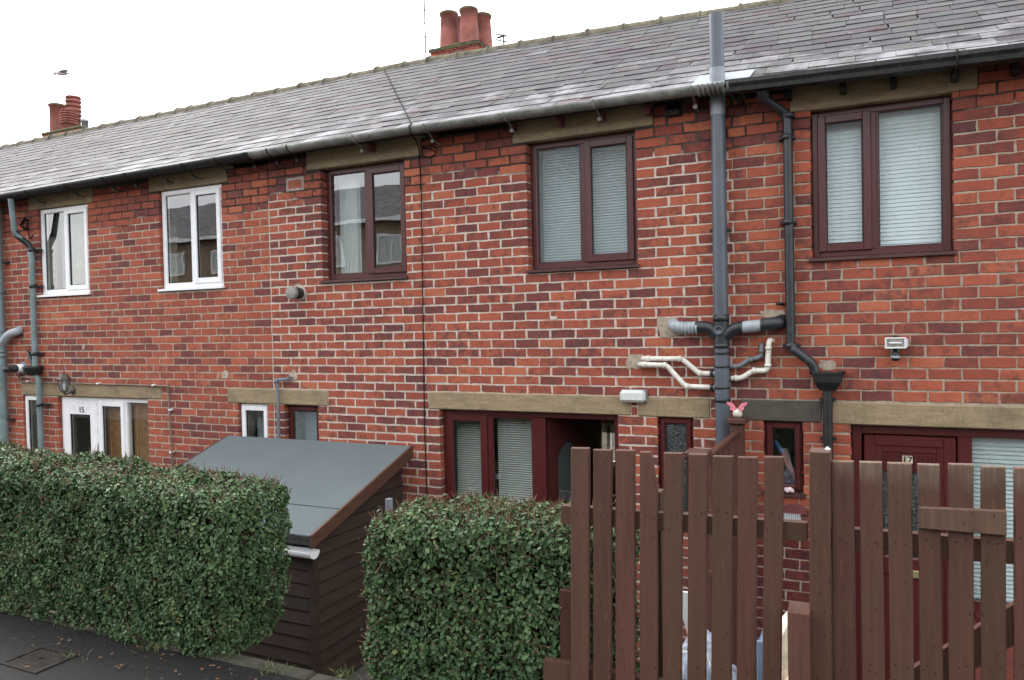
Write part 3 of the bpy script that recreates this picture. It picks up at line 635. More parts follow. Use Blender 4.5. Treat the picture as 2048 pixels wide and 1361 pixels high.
# door and window unit of number 15
a, b, c, d = op15['D']; y = .04; H = houses[15]
x1, x2, x3 = wx(198, 850, y), wx(252, 850, y), b
unit = frame_bars(MB(), a+.004, b-.004, .02, d-.004, y, y+.07, .05); unit.box(x1-.03, x1+.03, y+.002, y+.068, .06, d-.05, .005); unit.box(x2-.02, x2+.02, y+.002, y+.068, .6, d-.05, .005)
unit.box(x1+.03, b-.05, y+.004, y+.066, .06, .62); unit = unit.build('window', 'upvc_white', H)
dl = frame_bars(MB(), a+.045, x1-.025, .05, d-.04, y-.012, y+.04, .12); dl.box(a+.16, x1-.14, y-.01, y+.036, 1.92, d-.16+.003); dl.box(a+.16, x1-.14, y-.008, y+.034, .17, .35)
dl = dl.build('door', 'upvc_white', H); frame_bars(MB(), a+.158, x1-.138, .34, 1.925, y, y+.02, .016, 0).build('gasket', 'rubber', dl)
pane(dl, a+.165, x1-.145, .35, 1.92, y+.012, 'glass')
MB().tube([(x1-.085, y-.03, .95), (x1-.085, y-.05, .98), (x1-.085, y-.05, 1.12), (x1-.085, y-.012, 1.14)], .009, 8).build('door_handle', 'steel', dl)
text_mesh('15', .1, 'house_number', M['rubber'], dl, ((a+x1)/2+.05, y-.015, 1.975))
sash(unit, x1+.02, x2-.012, .61, d-.045, y-.018, .06, 'upvc_white', 'glass'); pane(unit, x1+.075, x2-.065, .665, d-.1, y+.006)
pane(unit, x2+.018, b-.048, .62, d-.05, y+.022)
blind('wooden slat blind behind the opening pane beside the white door', x1+.03, x2-.0, .6, 2.05, y+.085, 'slat_wood', .024, 1.2, .027, 'wooden blinds of number 15')
blind('wooden slat blind behind the rightmost pane beside the white door', x2+.03, b-.03, .6, 2.06, y+.085, 'slat_wood', .024, 1.2, .027, 'wooden blinds of number 15')

# unit with the open door, middle house
a, b, c, d = op16['D']; y = .06; H = houses[16]
xm1, xm2, xm3 = wx(978, 900, y), wx(1078, 900, y), b
unit = MB(); unit.box(a+.004, a+.054, y, y+.07, .02, d-.004, .006); unit.box(b-.05, b-.004, y, y+.07, .02, d-.004, .006); unit.box(a+.05, b-.045, y+.0015, y+.0685, d-.056, d-.004, .006)
unit.box(xm1-.022, xm1+.022, y+.002, y+.068, .8, d-.055, .005); unit.box(xm2-.06, xm2+.06, y+.0025, y+.0675, .02, d-.055, .006); unit.box(a+.05, xm2-.055, y+.003, y+.067, .74, .82); unit.box(a+.05, xm2-.055, y+.003, y+.067, .02, .74)
unit = unit.build('window', 'upvc_red', H)
sash(unit, a+.046, xm1-.014, .81, d-.046, y-.018, .062, 'upvc_red', 'glass'); pane(unit, a+.10, xm1-.07, .866, d-.10, y+.006)
frame_bars(MB(), xm1+.02, xm2-.058, .815, d-.054, y+.012, y+.03, .018, 0).build('glazing_bead', 'upvc_red', unit); pane(unit, xm1+.03, xm2-.07, .825, d-.064, y+.022)
blind('white slatted blind behind the left pane next to the open door', a+.07, xm1-.03, .82, 2.05, y+.13, 'slat_white', .021, .35, .024, 'white slatted blinds of the middle house')
blind('white slatted blind behind the wide pane next to the open door', xm1+.03, xm2-.05, .82, 2.07, y+.13, 'slat_white', .021, .35, .024, 'white slatted blinds of the middle house')
# leaf swung inwards on the left jamb
hx, hy = xm2+.075, y+.065; lw = b-.05-hx-.01; ang = math.radians(60)
while ang < math.radians(88) and project((hx+lw*math.cos(ang), hy+lw*math.sin(ang), 1.9))[0] > 1172: ang += .01
ux, uy = math.cos(ang), math.sin(ang)
def leaf_pts(u0, u1, t0, t1, z0, z1):
    P = [(u, t, z) for z in (z0, z1) for t in (t0, t1) for u in (u0, u1)]
    return [(hx+u*ux-t*uy, hy+u*uy+t*ux, z) for u, t, z in P]
BX = [(0, 2, 3, 1), (4, 5, 7, 6), (0, 1, 5, 4), (2, 6, 7, 3), (0, 4, 6, 2), (1, 3, 7, 5)]
dl = MB(); z1 = d-.07
for q in ((0, .13, .02, z1), (lw-.13, lw, .02, z1), (.13, lw-.13, .02, .3), (.13, lw-.13, 1.0, 1.1), (.13, lw-.13, 1.88, z1), (.13, lw-.13, .3, 1.0)): dl.add(leaf_pts(q[0], q[1], 0 if q != (.13, lw-.13, .3, 1.0) else .012, .045, q[2], q[3]), BX)
# arched head over the glazed panel
arc = [(.13, 1.88), (.13, 1.7)]+[(.13+(lw-.26)*k/10, 1.70+.13*math.sin(PI*k/10)) for k in range(1, 10)]+[(lw-.13, 1.7), (lw-.13, 1.88)]
dl.prism([(hx+u*ux, hy+u*uy, z) for u, z in arc], (-.045*uy, .045*ux, 0)); dl = dl.build('door', 'upvc_brown', H); dl['label'] = 'dark red front door swung open into the hall'
fixnormals(dl)
MB().add(leaf_pts(.13, lw-.13, .018, .026, 1.1, 1.84), BX).build('pane', 'frost', dl)
MB().add(leaf_pts(lw-.09, lw-.06, -.03, -.001, .95, 1.15), BX).build('door_handle', 'steel', dl)
# hall: cream side wall and rear window seen through the doorway
q0, q1 = W(1171, 870, 2.2), W(1207, 870, 6.1)
MB().add([(q0.x, 2.2, 0), (q0.x, 2.28, 0), (q1.x-.04, 6.15, 0), (q1.x-.1, 6.15, 0), (q0.x, 2.2, 2.34), (q0.x, 2.28, 2.34), (q1.x-.04, 6.15, 2.34), (q1.x-.1, 6.15, 2.34)], [(0, 3, 2, 1), (4, 5, 6, 7), (0, 1, 5, 4), (1, 2, 6, 5), (2, 3, 7, 6), (3, 0, 4, 7)]).build('hall_wall', 'cream', H)
bw = frame_bars(MB(), *back, 6.25, 6.32, .07); bw.box(back[0]+.3, back[0]+.36, 6.25, 6.32, back[2], back[3]); bw.box(back[0]+.05, back[1]-.05, 6.25, 6.32, back[3]-.16, back[3]-.05); bw.build('rear_window', 'upvc_white', H)

# door and window unit of number 17
a, b, c, d = op17['D']; y = .05; H = houses[17]
xj = wx(1930, 950, y); unit = MB(); unit.box(a+.004, a+.07, y, y+.07, .02, d-.004, .006); unit.box(b-.06, b-.004, y, y+.07, .02, d-.004, .006); unit.box(a+.066, b-.055, y+.0015, y+.0685, d-.07, d-.004, .006)
unit.box(xj-.045, xj+.045, y+.0025, y+.0675, .02, d-.068, .006); unit.box(xj+.04, b-.055, y+.003, y+.067, .82, .9); unit = unit.build('window', 'upvc_red', H)
pane(unit, xj+.04, b-.055, .895, d-.066, y+.03); MB().box(xj+.05, b+.02, -.03, y+.02, .79, .82).build('sill', 'upvc_red', unit)
MB().box(xj+.046, b-.004, .0, .2, .0, .788).build('wall_panel', 'brick17', H)
da, db = a+.085, xj-.055
dl = MB(); frame_bars(dl, da, db, .04, d-.078, y-.01, y+.045, .075); frame_bars(dl, da+.07, db-.07, .11, d-.15, y-.002, y+.04, .05)
dl.box(da+.118, db-.118, y+.006, y+.036, 1.78, d-.198)
dl.box(da+.118, db-.118, y+.0, y+.04, 1.02, 1.16, .01); dl.box(da+.118, db-.118, y+.008, y+.036, .15, 1.02)
for k in range(12): xx = da+.13+(db-da-.27)*k/11; dl.box(xx, xx+.016, y+.0, y+.01, 1.79, d-.21)
dl = dl.build('door', 'upvc_red', H); pane(dl, da+.118, db-.118, 1.16, 1.78, y+.02, 'frost_dark')
MB().box((da+db)/2-.13, (da+db)/2+.13, y-.012, y+.0, 1.0+.02, 1.075, .004).build('letter_plate', M['white_plastic'] if False else plain('brass_plate', (.32, .27, .14), .35, .5, .1, metal=.4), dl)
pn = W(1814.5, 920, y)
for k, (t, cl) in enumerate((('1', (.42, .37, .24)), ('7', (.62, .58, .44)))):
    cx = pn.x+(-.0165 if k == 0 else .0175); pl = MB().box(cx-.0165, cx+.0165, y-.006, y+.005, pn.z-.028, pn.z+.028, .002).build('number_plate', plain('number_plate_'+t, cl, .4), dl)
    text_mesh(t, .062, 'digit', M['rubber'], pl, (cx, y-.0075, pn.z), .001, .0015)
blind('white slatted blind behind the side window next to the red door', xj+.05, b-.06, .9, 2.04, y+.09, 'blind', .030, 1.1, .035)

# blinds and curtains upstairs
a, b, c, d = op16['W4']; blind('white slatted blind behind the obscured glass upstairs window', a+.06, b-.06, c+.06, d-.06, .21, 'slat_white', .024, .75, .026)
a, b, c, d = op17['W5']; blind('drawn pale pleated blind in the right upstairs window', a+.05, b-.05, c+.05, d-.05, .17, 'blind', .030, 1.36, .036)
def curtain(label, x0, x1, z0, z1, y, mat):
    mb = MB(); n = 40
    for side in (0, .006):
        vs_ = []
        for k in range(n+1): xx = x0+(x1-x0)*k/n; yy = y+.02*math.sin(k*1.15)+side; vs_ += [(xx, yy, z0), (xx, yy, z1)]
        mb.add(vs_, [(2*k, 2*k+2, 2*k+3, 2*k+1) for k in range(n)], True)
    return tag(mb.build('curtain', mat), label, 'curtain')
a, b, c, d = op16['W3']; curtain('white curtain hanging at the left of the clear mahogany upstairs window', a+.02, a+.27, c, d, .26, 'blind')
a, b, c, d = op15['W1']; curtain('pale net curtain behind the smaller white upstairs window', a, b, c, d-.02, .3, plain('net_curtain', (.5, .47, .42), .9))
a, b, c, d = op16['G2']; blind('pale blind in the narrow dark red window behind the shed', a+.03, b-.03, c, d-.04, .28, 'blind', .024, 1.1, .026)
a, b, c, d = op15['G1']; curtain('white curtain strip inside the narrow white window above the shed', a+.02, a+.16, c, d-.04, .26, 'blind')

# gutters with brackets, and rafter ends
def gutter(house, x0, x1, mat, r, brk, dy=-.045, off=-.005, ogee=False):
    mb = MB(); n = max(2, int((x1-x0)/.25)); rings = []
    for i in range(n+1):
        x = x0+(x1-x0)*i/n; c = roofpt(x, 0)+Vector((0, dy, off)); rg = []
        if ogee: prof = [(-.062, .0), (-.066, -.03), (-.05, -.055), (-.045, -.085), (.055, -.085), (.055, .0)]
        else: prof = [(-r*math.cos(PI*k/10), -r*math.sin(PI*k/10)) for k in range(11)]
        inner = [(a*.93, b*.93+.001) for a, b in prof[::-1]]
        rings.append([c+Vector((0, a, b)) for a, b in prof+inner])
    m = len(rings[0])
    for A, B in zip(rings, rings[1:]): mb.add(A+B, [(k, (k+1) % m, (k+1) % m+m, k+m) for k in range(m)], not ogee)
    mb.add(rings[0], [tuple(range(m))]); mb.add(rings[-1], [tuple(range(m))[::-1]])
    gt = fixnormals(mb.build('gutter', mat, house))
    for px in brk:
        x = wx(px, 220, -.2); c = roofpt(x, 0)+Vector((0, dy, off)); k = r+.004
        if ogee: pts = [c+Vector((0, -.07, .005)), c+Vector((0, -.07, -.03)), c+Vector((0, -.052, -.09)), c+Vector((0, .0, -.095)), c+Vector((0, .1, -.1))]
        else: pts = [c+Vector((0, -k*math.cos(t), -k*math.sin(t))) for t in [0, .5, 1, 1.5, 2]]+[c+Vector((0, .12, -.115)), c+Vector((0, .2, -.125))]
        b = MB().tube(pts, .0075, 6); b.tube([c+Vector((0, .10, -.118)), c+Vector((0, .085, -.121))], .017, 8)
        b.build('bracket', mat, gt)
    return gt
gutter(houses[14], -13.2, XA+.35, 'gutter_black', .058, [])
gutter(houses[15], XA+.36, XB+.03, 'gutter_black', .058, [60, 140, 215, 260, 320, 375, 440, 500, 545, 585], off=.0)
gutter(houses[16], XB+.034, wx(1452, 175, -.2), 'gutter_grey', .06, [716, 858, 1018, 1195, 1388], off=-.002)
gutter(houses[17], wx(1453, 175, -.2)+.003, 3.1, 'gutter_black', .06, [1912], ogee=True, off=.012)
mb = MB(); xs_ = wx(1420, 178, -.2)
for k in range(7): c = roofpt(xs_-.07+k*.036, 0)+Vector((0, -.045, -.002)); mb.tube([c+Vector((0, -.066*math.cos(PI*t/8), -.066*math.sin(PI*t/8))) for t in range(9)], .009, 6)
mb.build('gutter_union', 'gutter_grey', houses[16])
for h, mt, pxs in ((16, 'plum', (735, 860, 1020, 1116, 1200, 1294, 1390)), (17, 'gutter_black', (1480, 1576, 1686, 1788, 1912, 2034))):
    for px in pxs:
        x = wx(px, 210, -.1); z = interp(x, EAVE); MB().box(x-.022, x+.022, -.10, .02, z-.115, z-.035, .004).build('rafter_end', mt, houses[h])
for h, x0, x1 in ((14, -13, XA), (15, XA, XB), (16, XB, XC), (17, XC, 3.1)):
    mb = MB(); n = 6
    for i in range(n):
        a, b = x0+(x1-x0)*i/n, x0+(x1-x0)*(i+1)/n; za, zb = interp(a, EAVE)-.035, interp(b, EAVE)-.035
        mb.add([(a, -.17, za), (b, -.17, zb), (b, .05, zb+.03), (a, .05, za+.03)], [(0, 3, 2, 1)])
    mb.build('soffit', 'felt_under', houses[h])

# chimneys
def pot(parent, c, h, r0, r1, mat='pot'):
    p = MB().lathe(c, [(r0, -.05), (r0*.5+r1*.5, h*.5), (r1, h-.05), (r1*1.12, h-.045), (r1*1.13, h-.005), (r1*1.08, h), (r1*.86, h), (r1*.84, h-.3)], 24).build('chimney_pot', mat, parent)
    MB().lathe(Vector(c)+Vector((0, 0, h-.04)), [(r1*1.13, 0), (r1*1.16, .012), (r1*1.15, .036), (r1*1.05, .044), (r1*.87, .042)], 24).build('rim', 'pot_rim', p); return p
cy0 = 3.42
cl, cr = W(860, 110, cy0), W(956, 90, cy0)
zc = W(955, 78, cy0).z; H = houses[16]
ch = MB().box(cl.x+.008, cr.x-.008, cy0+.008, cy0+.9, 6.2, zc-.055).build('chimney', plain('chimney_mortar', (.09, .08, .07), .9, .2, .3, 20), H)
def chim_bricks(ch, x0, x1, y0, y1, ztop, n):
    for k in range(n):
        z = ztop-.055-k*.081; L = .225; x = x0-(L/2 if k % 2 else 0)
        while x < x1-.02:
            a, b = max(x, x0)+.005, min(x+L, x1)-.005
            if b-a > .03: MB().box(a, b, y0-.004, y0+.05, z-.074, z-.005, .006).build('brick', 'brick15', ch)
            x += L
        yy = y0+.06-(L/2 if k % 2 else 0)
        while yy < y1-.02:
            a, b = max(yy, y0+.056)+.005, min(yy+L, y1)-.005
            if b-a > .03: MB().box(x1-.05, x1+.004, a, b, z-.074, z-.005, .006).build('brick', 'brick15', ch)
            yy += L
chim_bricks(ch, cl.x, cr.x, cy0, cy0+.9, zc+.045, 4)
fl = MB(); nn = 14; hgt = {}
def flz(u, v): return zc-.02+.10*max(0, 1-max(abs(u-.5), abs(v-.5))*2)**.6+.02*mnoise.noise((u*6+cl.x, v*6, 1))
for i in range(nn):
    for j in range(nn):
        q = [(i, j), (i+1, j), (i+1, j+1), (i, j+1)]; fl.add([(cl.x-.02+(cr.x-cl.x+.04)*u/nn, cy0-.02+.94*v/nn, flz(u/nn, v/nn)) for u, v in q], [(0, 1, 2, 3)], True)
fl.box(cl.x-.015, cr.x+.015, cy0-.015, cy0+.915, zc-.06, zc-.021); fl.build('flaunching', 'moss', ch)
for px, py, yy, top in ((899, 90, 3.68, 27), (938.5, 84, 3.60, 19), (966, 92, 3.98, 31), (912, 92, 4.05, 38)):
    b = W(px, py, yy); h = W(px, top, yy).z-(zc+.0); pot(ch, (b.x, yy, zc), h, .148, .118)
# chimney of the far left house
cl, cr = W(84, 268, cy0), W(160, 252, cy0); zc = W(155, 253, cy0).z; H = houses[14]
ch = MB().box(cl.x+.008, cr.x-.008, cy0+.008, cy0+.9, 6.2, zc-.055).build('chimney', 'ridge_mortar', H); chim_bricks(ch, cl.x, cr.x, cy0, cy0+.9, zc+.045, 4)
MB().box(cl.x-.02, cr.x+.02, cy0-.02, cy0+.92, zc-.05, zc+.01, .02).build('flaunching', 'moss', ch)
b = W(116, 255, 3.8); pot(ch, (b.x, 3.8, zc), W(116, 210, 3.8).z-zc, .15, .14)
def louvred(parent, c, h, r):
    prof = [(r*1.05, 0), (r, h*.35)]; n = 5; z = h*.35
    for k in range(n): s_ = h*.6/n; prof += [(r*1.12, z), (r*1.2, z+s_*.55), (r*.95, z+s_*.6), (r*.95, z+s_)]; z += s_
    prof += [(r*1.15, z), (r*1.1, h)]
    return MB().lathe(c, prof, 22).build('chimney_pot', 'pot', parent)
b = W(148, 250, 3.75); p = louvred(ch, (b.x, 3.75, zc), W(148, 194, 3.75).z-zc, .12); p['label'] = 'tall louvred chimney pot'
b = W(138, 252, 3.6); p = louvred(ch, (b.x, 3.6, zc), W(138, 222, 3.6).z-zc, .13); p['label'] = 'short louvred chimney pot'
b = W(170, 255, 3.6); MB().lathe((b.x, 3.6, zc-.1), [(.06, 0), (.06, .22), (.07, .225), (.07, .27), (.0, .28)], 14).build('metal_terminal', 'steel', ch)
# aerials and the bird
t = W(852, 118, 3.55); tp = W(847.5, -30, 3.55); a_ = thing('aerial_mast', 'thin tall whip aerial mast beside the middle chimney', 'aerial', (t.x, 3.55, t.z-.25))
MB().tube([(t.x, 3.55, t.z-.25), (tp.x, 3.55, tp.z)], .011, 6).build('mast', 'pipe_grey', a_)
for py in (21, 47, 74, 103): q = W(848+(py*.036), py, 3.55); MB().lathe((q.x, 3.55, q.z-.012), [(.0, 0), (.014, .004), (.014, .02), (0, .024)], 8).build('knob', 'rubber', a_)
t = W(1008, 100, 3.7); a_ = thing('television_aerial', 'small television aerial with square loops behind the ridge', 'aerial', (t.x, 3.7, t.z-.2))
k = W(1008, 69, 3.7); MB().tube([(t.x, 3.7, t.z-.2), (t.x, 3.7, k.z)], .012, 8).build('mast', 'rubber', a_)
mb = MB(); p = [W(992, 68, 3.7), W(1016, 73, 3.7), W(1016, 85, 3.7), W(992, 80, 3.7)]; mb.tube(p+[p[0]], .011, 5); mb.build('loop', 'pipe_grey', a_)
MB().tube([W(994, 76, 3.68), W(1013, 71, 3.72)], .014, 6).build('boom', 'rubber', a_)
MB().tube([W(978, 84, 3.75), W(992, 80, 3.72)], .003, 4).build('wire', 'cable', a_)
def gull():
    c = W(121, 147, 12); s = .9; bm_ = MB()
    bm_.tube([c+Vector((-.16, -.16, .0)), c+Vector((-.06, -.06, .01)), c+Vector((.08, .08, 0)), c+Vector((.22, .22, .02))], [.03, .085, .08, .015], 8)
    for sg in (-1, 1):
        w1, w2 = Vector((sg*.30, -sg*.08, .02 if sg > 0 else .07)), Vector((sg*.46, -sg*.02, .05 if sg > 0 else .0)); ch_ = Vector((.1, .12, 0))
        for dz in (0, .015): bm_.add([c-ch_*.6+Vector((0, 0, dz)), c+ch_+Vector((0, 0, dz)), c+w1+ch_*.8+Vector((0, 0, dz)), c+w1-ch_*.6+Vector((0, 0, dz)), c+w2+Vector((0, 0, dz))], [(0, 1, 2, 3), (3, 2, 4)])
    return tag(bm_.build('bird', plain('gull_feathers', (.62, .58, .6), .8)), 'pale bird gliding in the sky above the far left chimney', 'bird')
gull()

# ------------------------------------------------------------------ pipes and fittings on the wall
def pipe_thing(name, label, cat, base, parts, group=None):
    t = thing(name, label, cat, base, group)
    for nm, pts, r, mat, kw in parts: MB().tube(pts, r, **kw).build(nm, mat, t)
    return t
def collar(t, p, r, h, mat, axis='Z', name='collar'): return MB().lathe(p, [(r*.9, -h/2), (r, -h/2), (r, h/2), (r*.9, h/2)], 18, axis).build(name, mat, t)
# soil stack of the middle house
y = -.085; tp, bt = W(1435.5, 28, y), W(1446, 870, y); sx = (W(1437, 300, y).x+W(1443, 700, y).x)/2
st = thing('soil_stack', 'tall dark grey soil stack rising through the eaves, with waste branches', 'pipe', (sx, y, 0))
rz = W(1437, 137, y).z
MB().tube([(sx, y, 0), (sx, y, rz-.35)], .055, 20).build('pipe', 'pipe_bluegrey', st)
MB().tube([(sx, y, rz-.36), (sx, y, rz-.0)], .058, 20).build('lead_sleeve', 'lead', st)
mb = MB().tube([(sx, y, rz-.02), (sx, y, tp.z)], .053, 20, cap=False); mb.tube([(sx, y, tp.z), (sx, y, rz)], .047, 20, cap=False); mb.build('vent_pipe', 'pipe_bluegrey', st)
fx = [wx(1384, 178, -.12), wx(1500, 150, -.05)]
MB().add([roofpt(fx[0], .005, .022), roofpt(fx[1], .005, .022), roofpt(fx[1]+.02, .085, .03), roofpt(fx[0]+.02, .085, .03), roofpt(fx[0], .005, .012), roofpt(fx[1], .005, .012), roofpt(fx[1]+.02, .085, .02), roofpt(fx[0]+.02, .085, .02)], BX and [(0, 1, 2, 3), (7, 6, 5, 4), (0, 4, 5, 1), (1, 5, 6, 2), (2, 6, 7, 3), (3, 7, 4, 0)]).build('flashing', 'lead', st)
for py, hh in ((637, .05), (692, .035), (706, .02), (800, .03), (775, .02), (733, .02)): collar(st, (sx, y, W(1441, py, y).z), .062, hh, 'pipe_black')
MB().tube([(sx, y, W(1440, 630, y).z), (sx, y, W(1440, 695, y).z)], .0585, 20).build('branch_body', 'pipe_black', st)
MB().tube([(sx, y, W(1440, 735, y).z), (sx, y, W(1440, 800, y).z)], .0575, 20).build('boss_pipe', 'pipe_bluegrey', st)
zb = W(1440, 672, y).z
MB().tube([(sx, y, zb-.03), (sx-.09, y, W(1400, 655, y).z), W(1392, 655, y)], .05, 14, .06).build('branch', 'pipe_black', st)
MB().tube([W(1392, 655, y), W(1366, 657, y), W(1352, 653, y), W(1345, 648, .03)], .046, 14, .05).build('flexible_connector', 'pipe_pale', st)
for px in (1366, 1373, 1380, 1387, 1394): collar(st, W(px, 656.5, y), .052, .014, 'pipe_pale', 'X', 'rib')
MB().tube([(sx, y, zb-.03), W(1465, 660, y), W(1484, 655, y)], .05, 14, .06).build('branch', 'pipe_black', st)
MB().tube([W(1482, 655.5, y), W(1526, 651, y)], .046, 14).build('branch_pipe', 'pipe_pale', st)
MB().tube([W(1524, 651, y), W(1553, 647, y), W(1568, 640, .03)], .05, 14, .05).build('elbow', 'pipe_black', st)
for px, py in ((1525, 651), (1483, 655.5)): collar(st, W(px, py, y), .054, .02, 'pipe_black', 'X')
e = W(1440, 661, y); MB().lathe((e.x, e.y-.05, e.z), [(.034, 0), (.034, .02), (.026, .02), (.026, .008), (.0, .008)], 16, 'Y').build('rodding_eye', 'pipe_bluegrey', st)
for z in (W(1438, 460, y).z, 1.2): MB().box(sx-.075, sx+.075, y-.02, .01, z-.012, z+.012, .004).build('bracket', 'pipe_black', st)
yw = -.055
wp = pipe_thing('waste_pipe', 'upper white waste pipe running from the wall down to the soil stack', 'pipe', W(1360, 760, 0), [('pipe', [W(1285, 717.5, .03), W(1288, 717.5, yw), W(1364, 718, yw), W(1399, 747.5, yw), W(1430, 747.5, yw)], .0205, 'pipe_white', dict(fillet=.03))], 'white waste pipes')
for q in ((1296, 717.5), (1360, 718), (1400, 747)): collar(wp, W(*q, yw), .0245, .03, 'pipe_white', 'X')
collar(wp, W(1424, 747.5, yw), .03, .025, 'pipe_black', 'X')
wp = pipe_thing('waste_pipe', 'lower white waste pipe running from the wall down to the soil stack', 'pipe', W(1360, 780, 0), [('pipe', [W(1278, 729, .03), W(1281, 729, yw-.03), W(1333, 731, yw-.03), W(1371, 773, yw-.03), W(1430, 775.5, yw)], .0205, 'pipe_white', dict(fillet=.03))], 'white waste pipes')
for q in ((1289, 729.5), (1330, 731), (1374, 773)): collar(wp, W(*q, yw-.03), .0245, .03, 'pipe_white', 'X')
collar(wp, W(1424, 775.5, yw), .03, .025, 'pipe_black', 'X')
wp = pipe_thing('waste_pipe', 'white waste pipe with upright bend right of the soil stack', 'pipe', W(1500, 770, 0), [('pipe', [W(1549, 683, .03), W(1538, 680, yw), W(1535, 742, yw), W(1505, 742, yw), W(1483, 757, yw), W(1450, 757.5, yw)], .0205, 'pipe_white', dict(fillet=.035))])
for q, ax in (((1537, 697), 'Z'), ((1535.5, 731), 'Z'), ((1508, 742), 'X'), ((1472, 757), 'X')): collar(wp, W(*q, yw), .0255, .022, 'pipe_white', ax)
collar(wp, W(1459, 757.5, yw), .03, .03, 'pipe_black', 'X')
wp = pipe_thing('waste_pipe', 'mossy grey waste pipe bending up right of the soil stack', 'pipe', W(1490, 740, 0), [('pipe', [W(1527, 688, .03), W(1523, 690, -.035), W(1523, 714, -.035), W(1497, 720, -.035), W(1478, 733, -.035), W(1450, 732, -.05)], .017, 'pipe_grey', dict(fillet=.03))])
for q, ax in (((1523, 703), 'Z'), ((1502, 719), 'X'), ((1468, 733), 'X')): collar(wp, W(*q, -.037), .021, .025, 'gutter_grey', ax)
# overflow stub above the right branch
MB().tube([W(1568, 608, .02), W(1565, 609, -.04), W(1553, 608, -.07)], .012, 8).build('overflow_pipe', 'pipe_black', None); tag(bpy.context.scene.objects['overflow_pipe'], 'short overflow pipe stub left of the black downpipe', 'pipe')
# downpipe of number 17
y = -.06; dp = thing('downpipe', 'black round downpipe with swan neck and hopper on the right house', 'pipe', W(1655, 1200, 0))
g0 = roofpt(wx(1525, 170, -.2), 0)+Vector((0, -.045, -.07))
MB().tube([g0, W(1526, 197, -.19), W(1569, 226, y), (W(1578, 400, y).x-.002, y, W(1572, 240, y).z), (W(1580, 600, y).x, y, W(1580, 692, y).z), W(1588, 700, y-.02), W(1626, 728, y-.03), W(1630, 748, y-.03)], .034, 14, .05).build('pipe', 'pipe_black', dp)
collar(dp, W(1526, 188, -.19), .042, .06, 'pipe_bluegrey')
for px, py, r in ((1573, 275, .04), (1576, 445, .04), (1582, 692, .045), (1578, 232, .04)): collar(dp, W(px, py, y), r, .04, 'pipe_black')
for px, py in ((1573, 275), (1576, 445), (1582, 692)): q = W(px, py, y); MB().box(q.x-.06, q.x+.06, -.045, .01, q.z-.012, q.z+.012, .004).build('bracket', 'pipe_black', dp)
a, b = W(1623, 745, -.14), W(1687, 745, -.14); zt, zm, zz = a.z, W(1630, 765, -.14).z, W(1655, 782, -.14).z
hp = MB(); top = [(a.x, -.155, zt), (b.x, -.155, zt), (b.x, -.005, zt), (a.x, -.005, zt)]; mid = [(a.x+.015, -.15, zm), (b.x-.015, -.15, zm), (b.x-.015, -.005, zm), (a.x+.015, -.005, zm)]; bot = [(a.x+.05, -.11, zz), (b.x-.05, -.11, zz), (b.x-.05, -.02, zz), (a.x+.05, -.02, zz)]
hp.add(top+mid+bot, [(4, 5, 1, 0), (5, 6, 2, 1), (6, 7, 3, 2), (7, 4, 0, 3), (8, 9, 5, 4), (9, 10, 6, 5), (10, 11, 7, 6), (11, 8, 4, 7), (11, 10, 9, 8)])
hp.box(a.x-.006, b.x+.006, -.162, -.152, zt-.012, zt+.004); hp.box(a.x-.006, a.x+.006, -.162, -.004, zt-.012, zt+.0035); hp.box(b.x-.006, b.x+.006, -.162, -.004, zt-.012, zt+.0035); hp.build('hopper', 'black_plastic', dp)
q = W(1655, 800, -.07); MB().tube([(q.x, -.07, zz+.02), (q.x, -.07, 0)], .034, 14).build('lower_pipe', 'black_plastic', dp)
for py in (800, 878): z = W(1655, py, -.07).z; MB().box(q.x-.055, q.x+.055, -.06, .01, z-.012, z+.012, .004).build('bracket', 'pipe_black', dp)
# downpipe and soil stack of number 15
y = -.06; dp = thing('downpipe', 'grey green downpipe with kinked top and small black hopper on number 15', 'pipe', W(80, 1100, 0))
g0 = roofpt(wx(29, 390, -.2), 0)+Vector((0, -.045, -.06))
MB().tube([g0, W(30, 468, -.19), W(60, 492, y), W(63, 520, y)], .034, 12, .05).build('swan_neck', 'pipe_green', dp)
pz = [W(61, 505, y), W(71.5, 720, y)]; MB().tube([(pz[0].x+.02, y, pz[0].z), (pz[0].x+.02, y, W(72, 735, y).z)], .034, 12).build('pipe', 'pipe_green', dp)
MB().tube([W(30, 462, -.19), W(34, 472, -.17), W(58, 490, y-.01), W(61, 500, y)], .037, 12, .03).build('elbow', 'pipe_black', dp)
q = pz[0].x+.02
for py in (500, 573, 708): z = W(66, py, y).z; collar(dp, (q, y, z), .041, .045, 'pipe_black'); MB().box(q-.01, q+.11, -.04, .01, z-.012, z+.012).build('bracket', 'pipe_black', dp)
h0, h1 = W(57, 735, -.12), W(90, 735, -.12); zz = W(73, 752, -.12).z
MB().lathe((q, -.09, zz), [(.04, 0), (.09, .02), (.115, .10), (.115, .12), (.10, .12), (.085, .03)], 12).build('hopper', 'black_plastic', dp)
MB().tube([W(57, 705, .02), W(56, 706, -.06), W(68, 735, -.07)], .022, 8, .02).build('waste_pipe', 'pipe_black', dp)
q = W(79.5, 810, -.07).x; MB().tube([(pz[0].x+.02, -.085, zz+.03), (q, -.075, zz-.05), (q, -.07, zz-.12), (q, -.07, 0)], .034, 12, .03).build('lower_pipe', 'pipe_green', dp)
z = W(80, 810, -.07).z; collar(dp, (q, -.07, z), .041, .04, 'pipe_black'); MB().box(q-.01, q+.11, -.05, .01, z-.012, z+.012).build('bracket', 'pipe_black', dp)
sx2 = W(2, 700, -.085).x
st = thing('soil_stack', 'pale grey soil stack with bent branch at the left edge', 'pipe', (sx2, -.085, 0))
MB().tube([(sx2, -.085, 0), (sx2, -.085, 4.55)], .055, 16).build('pipe', 'pipe_green', st)
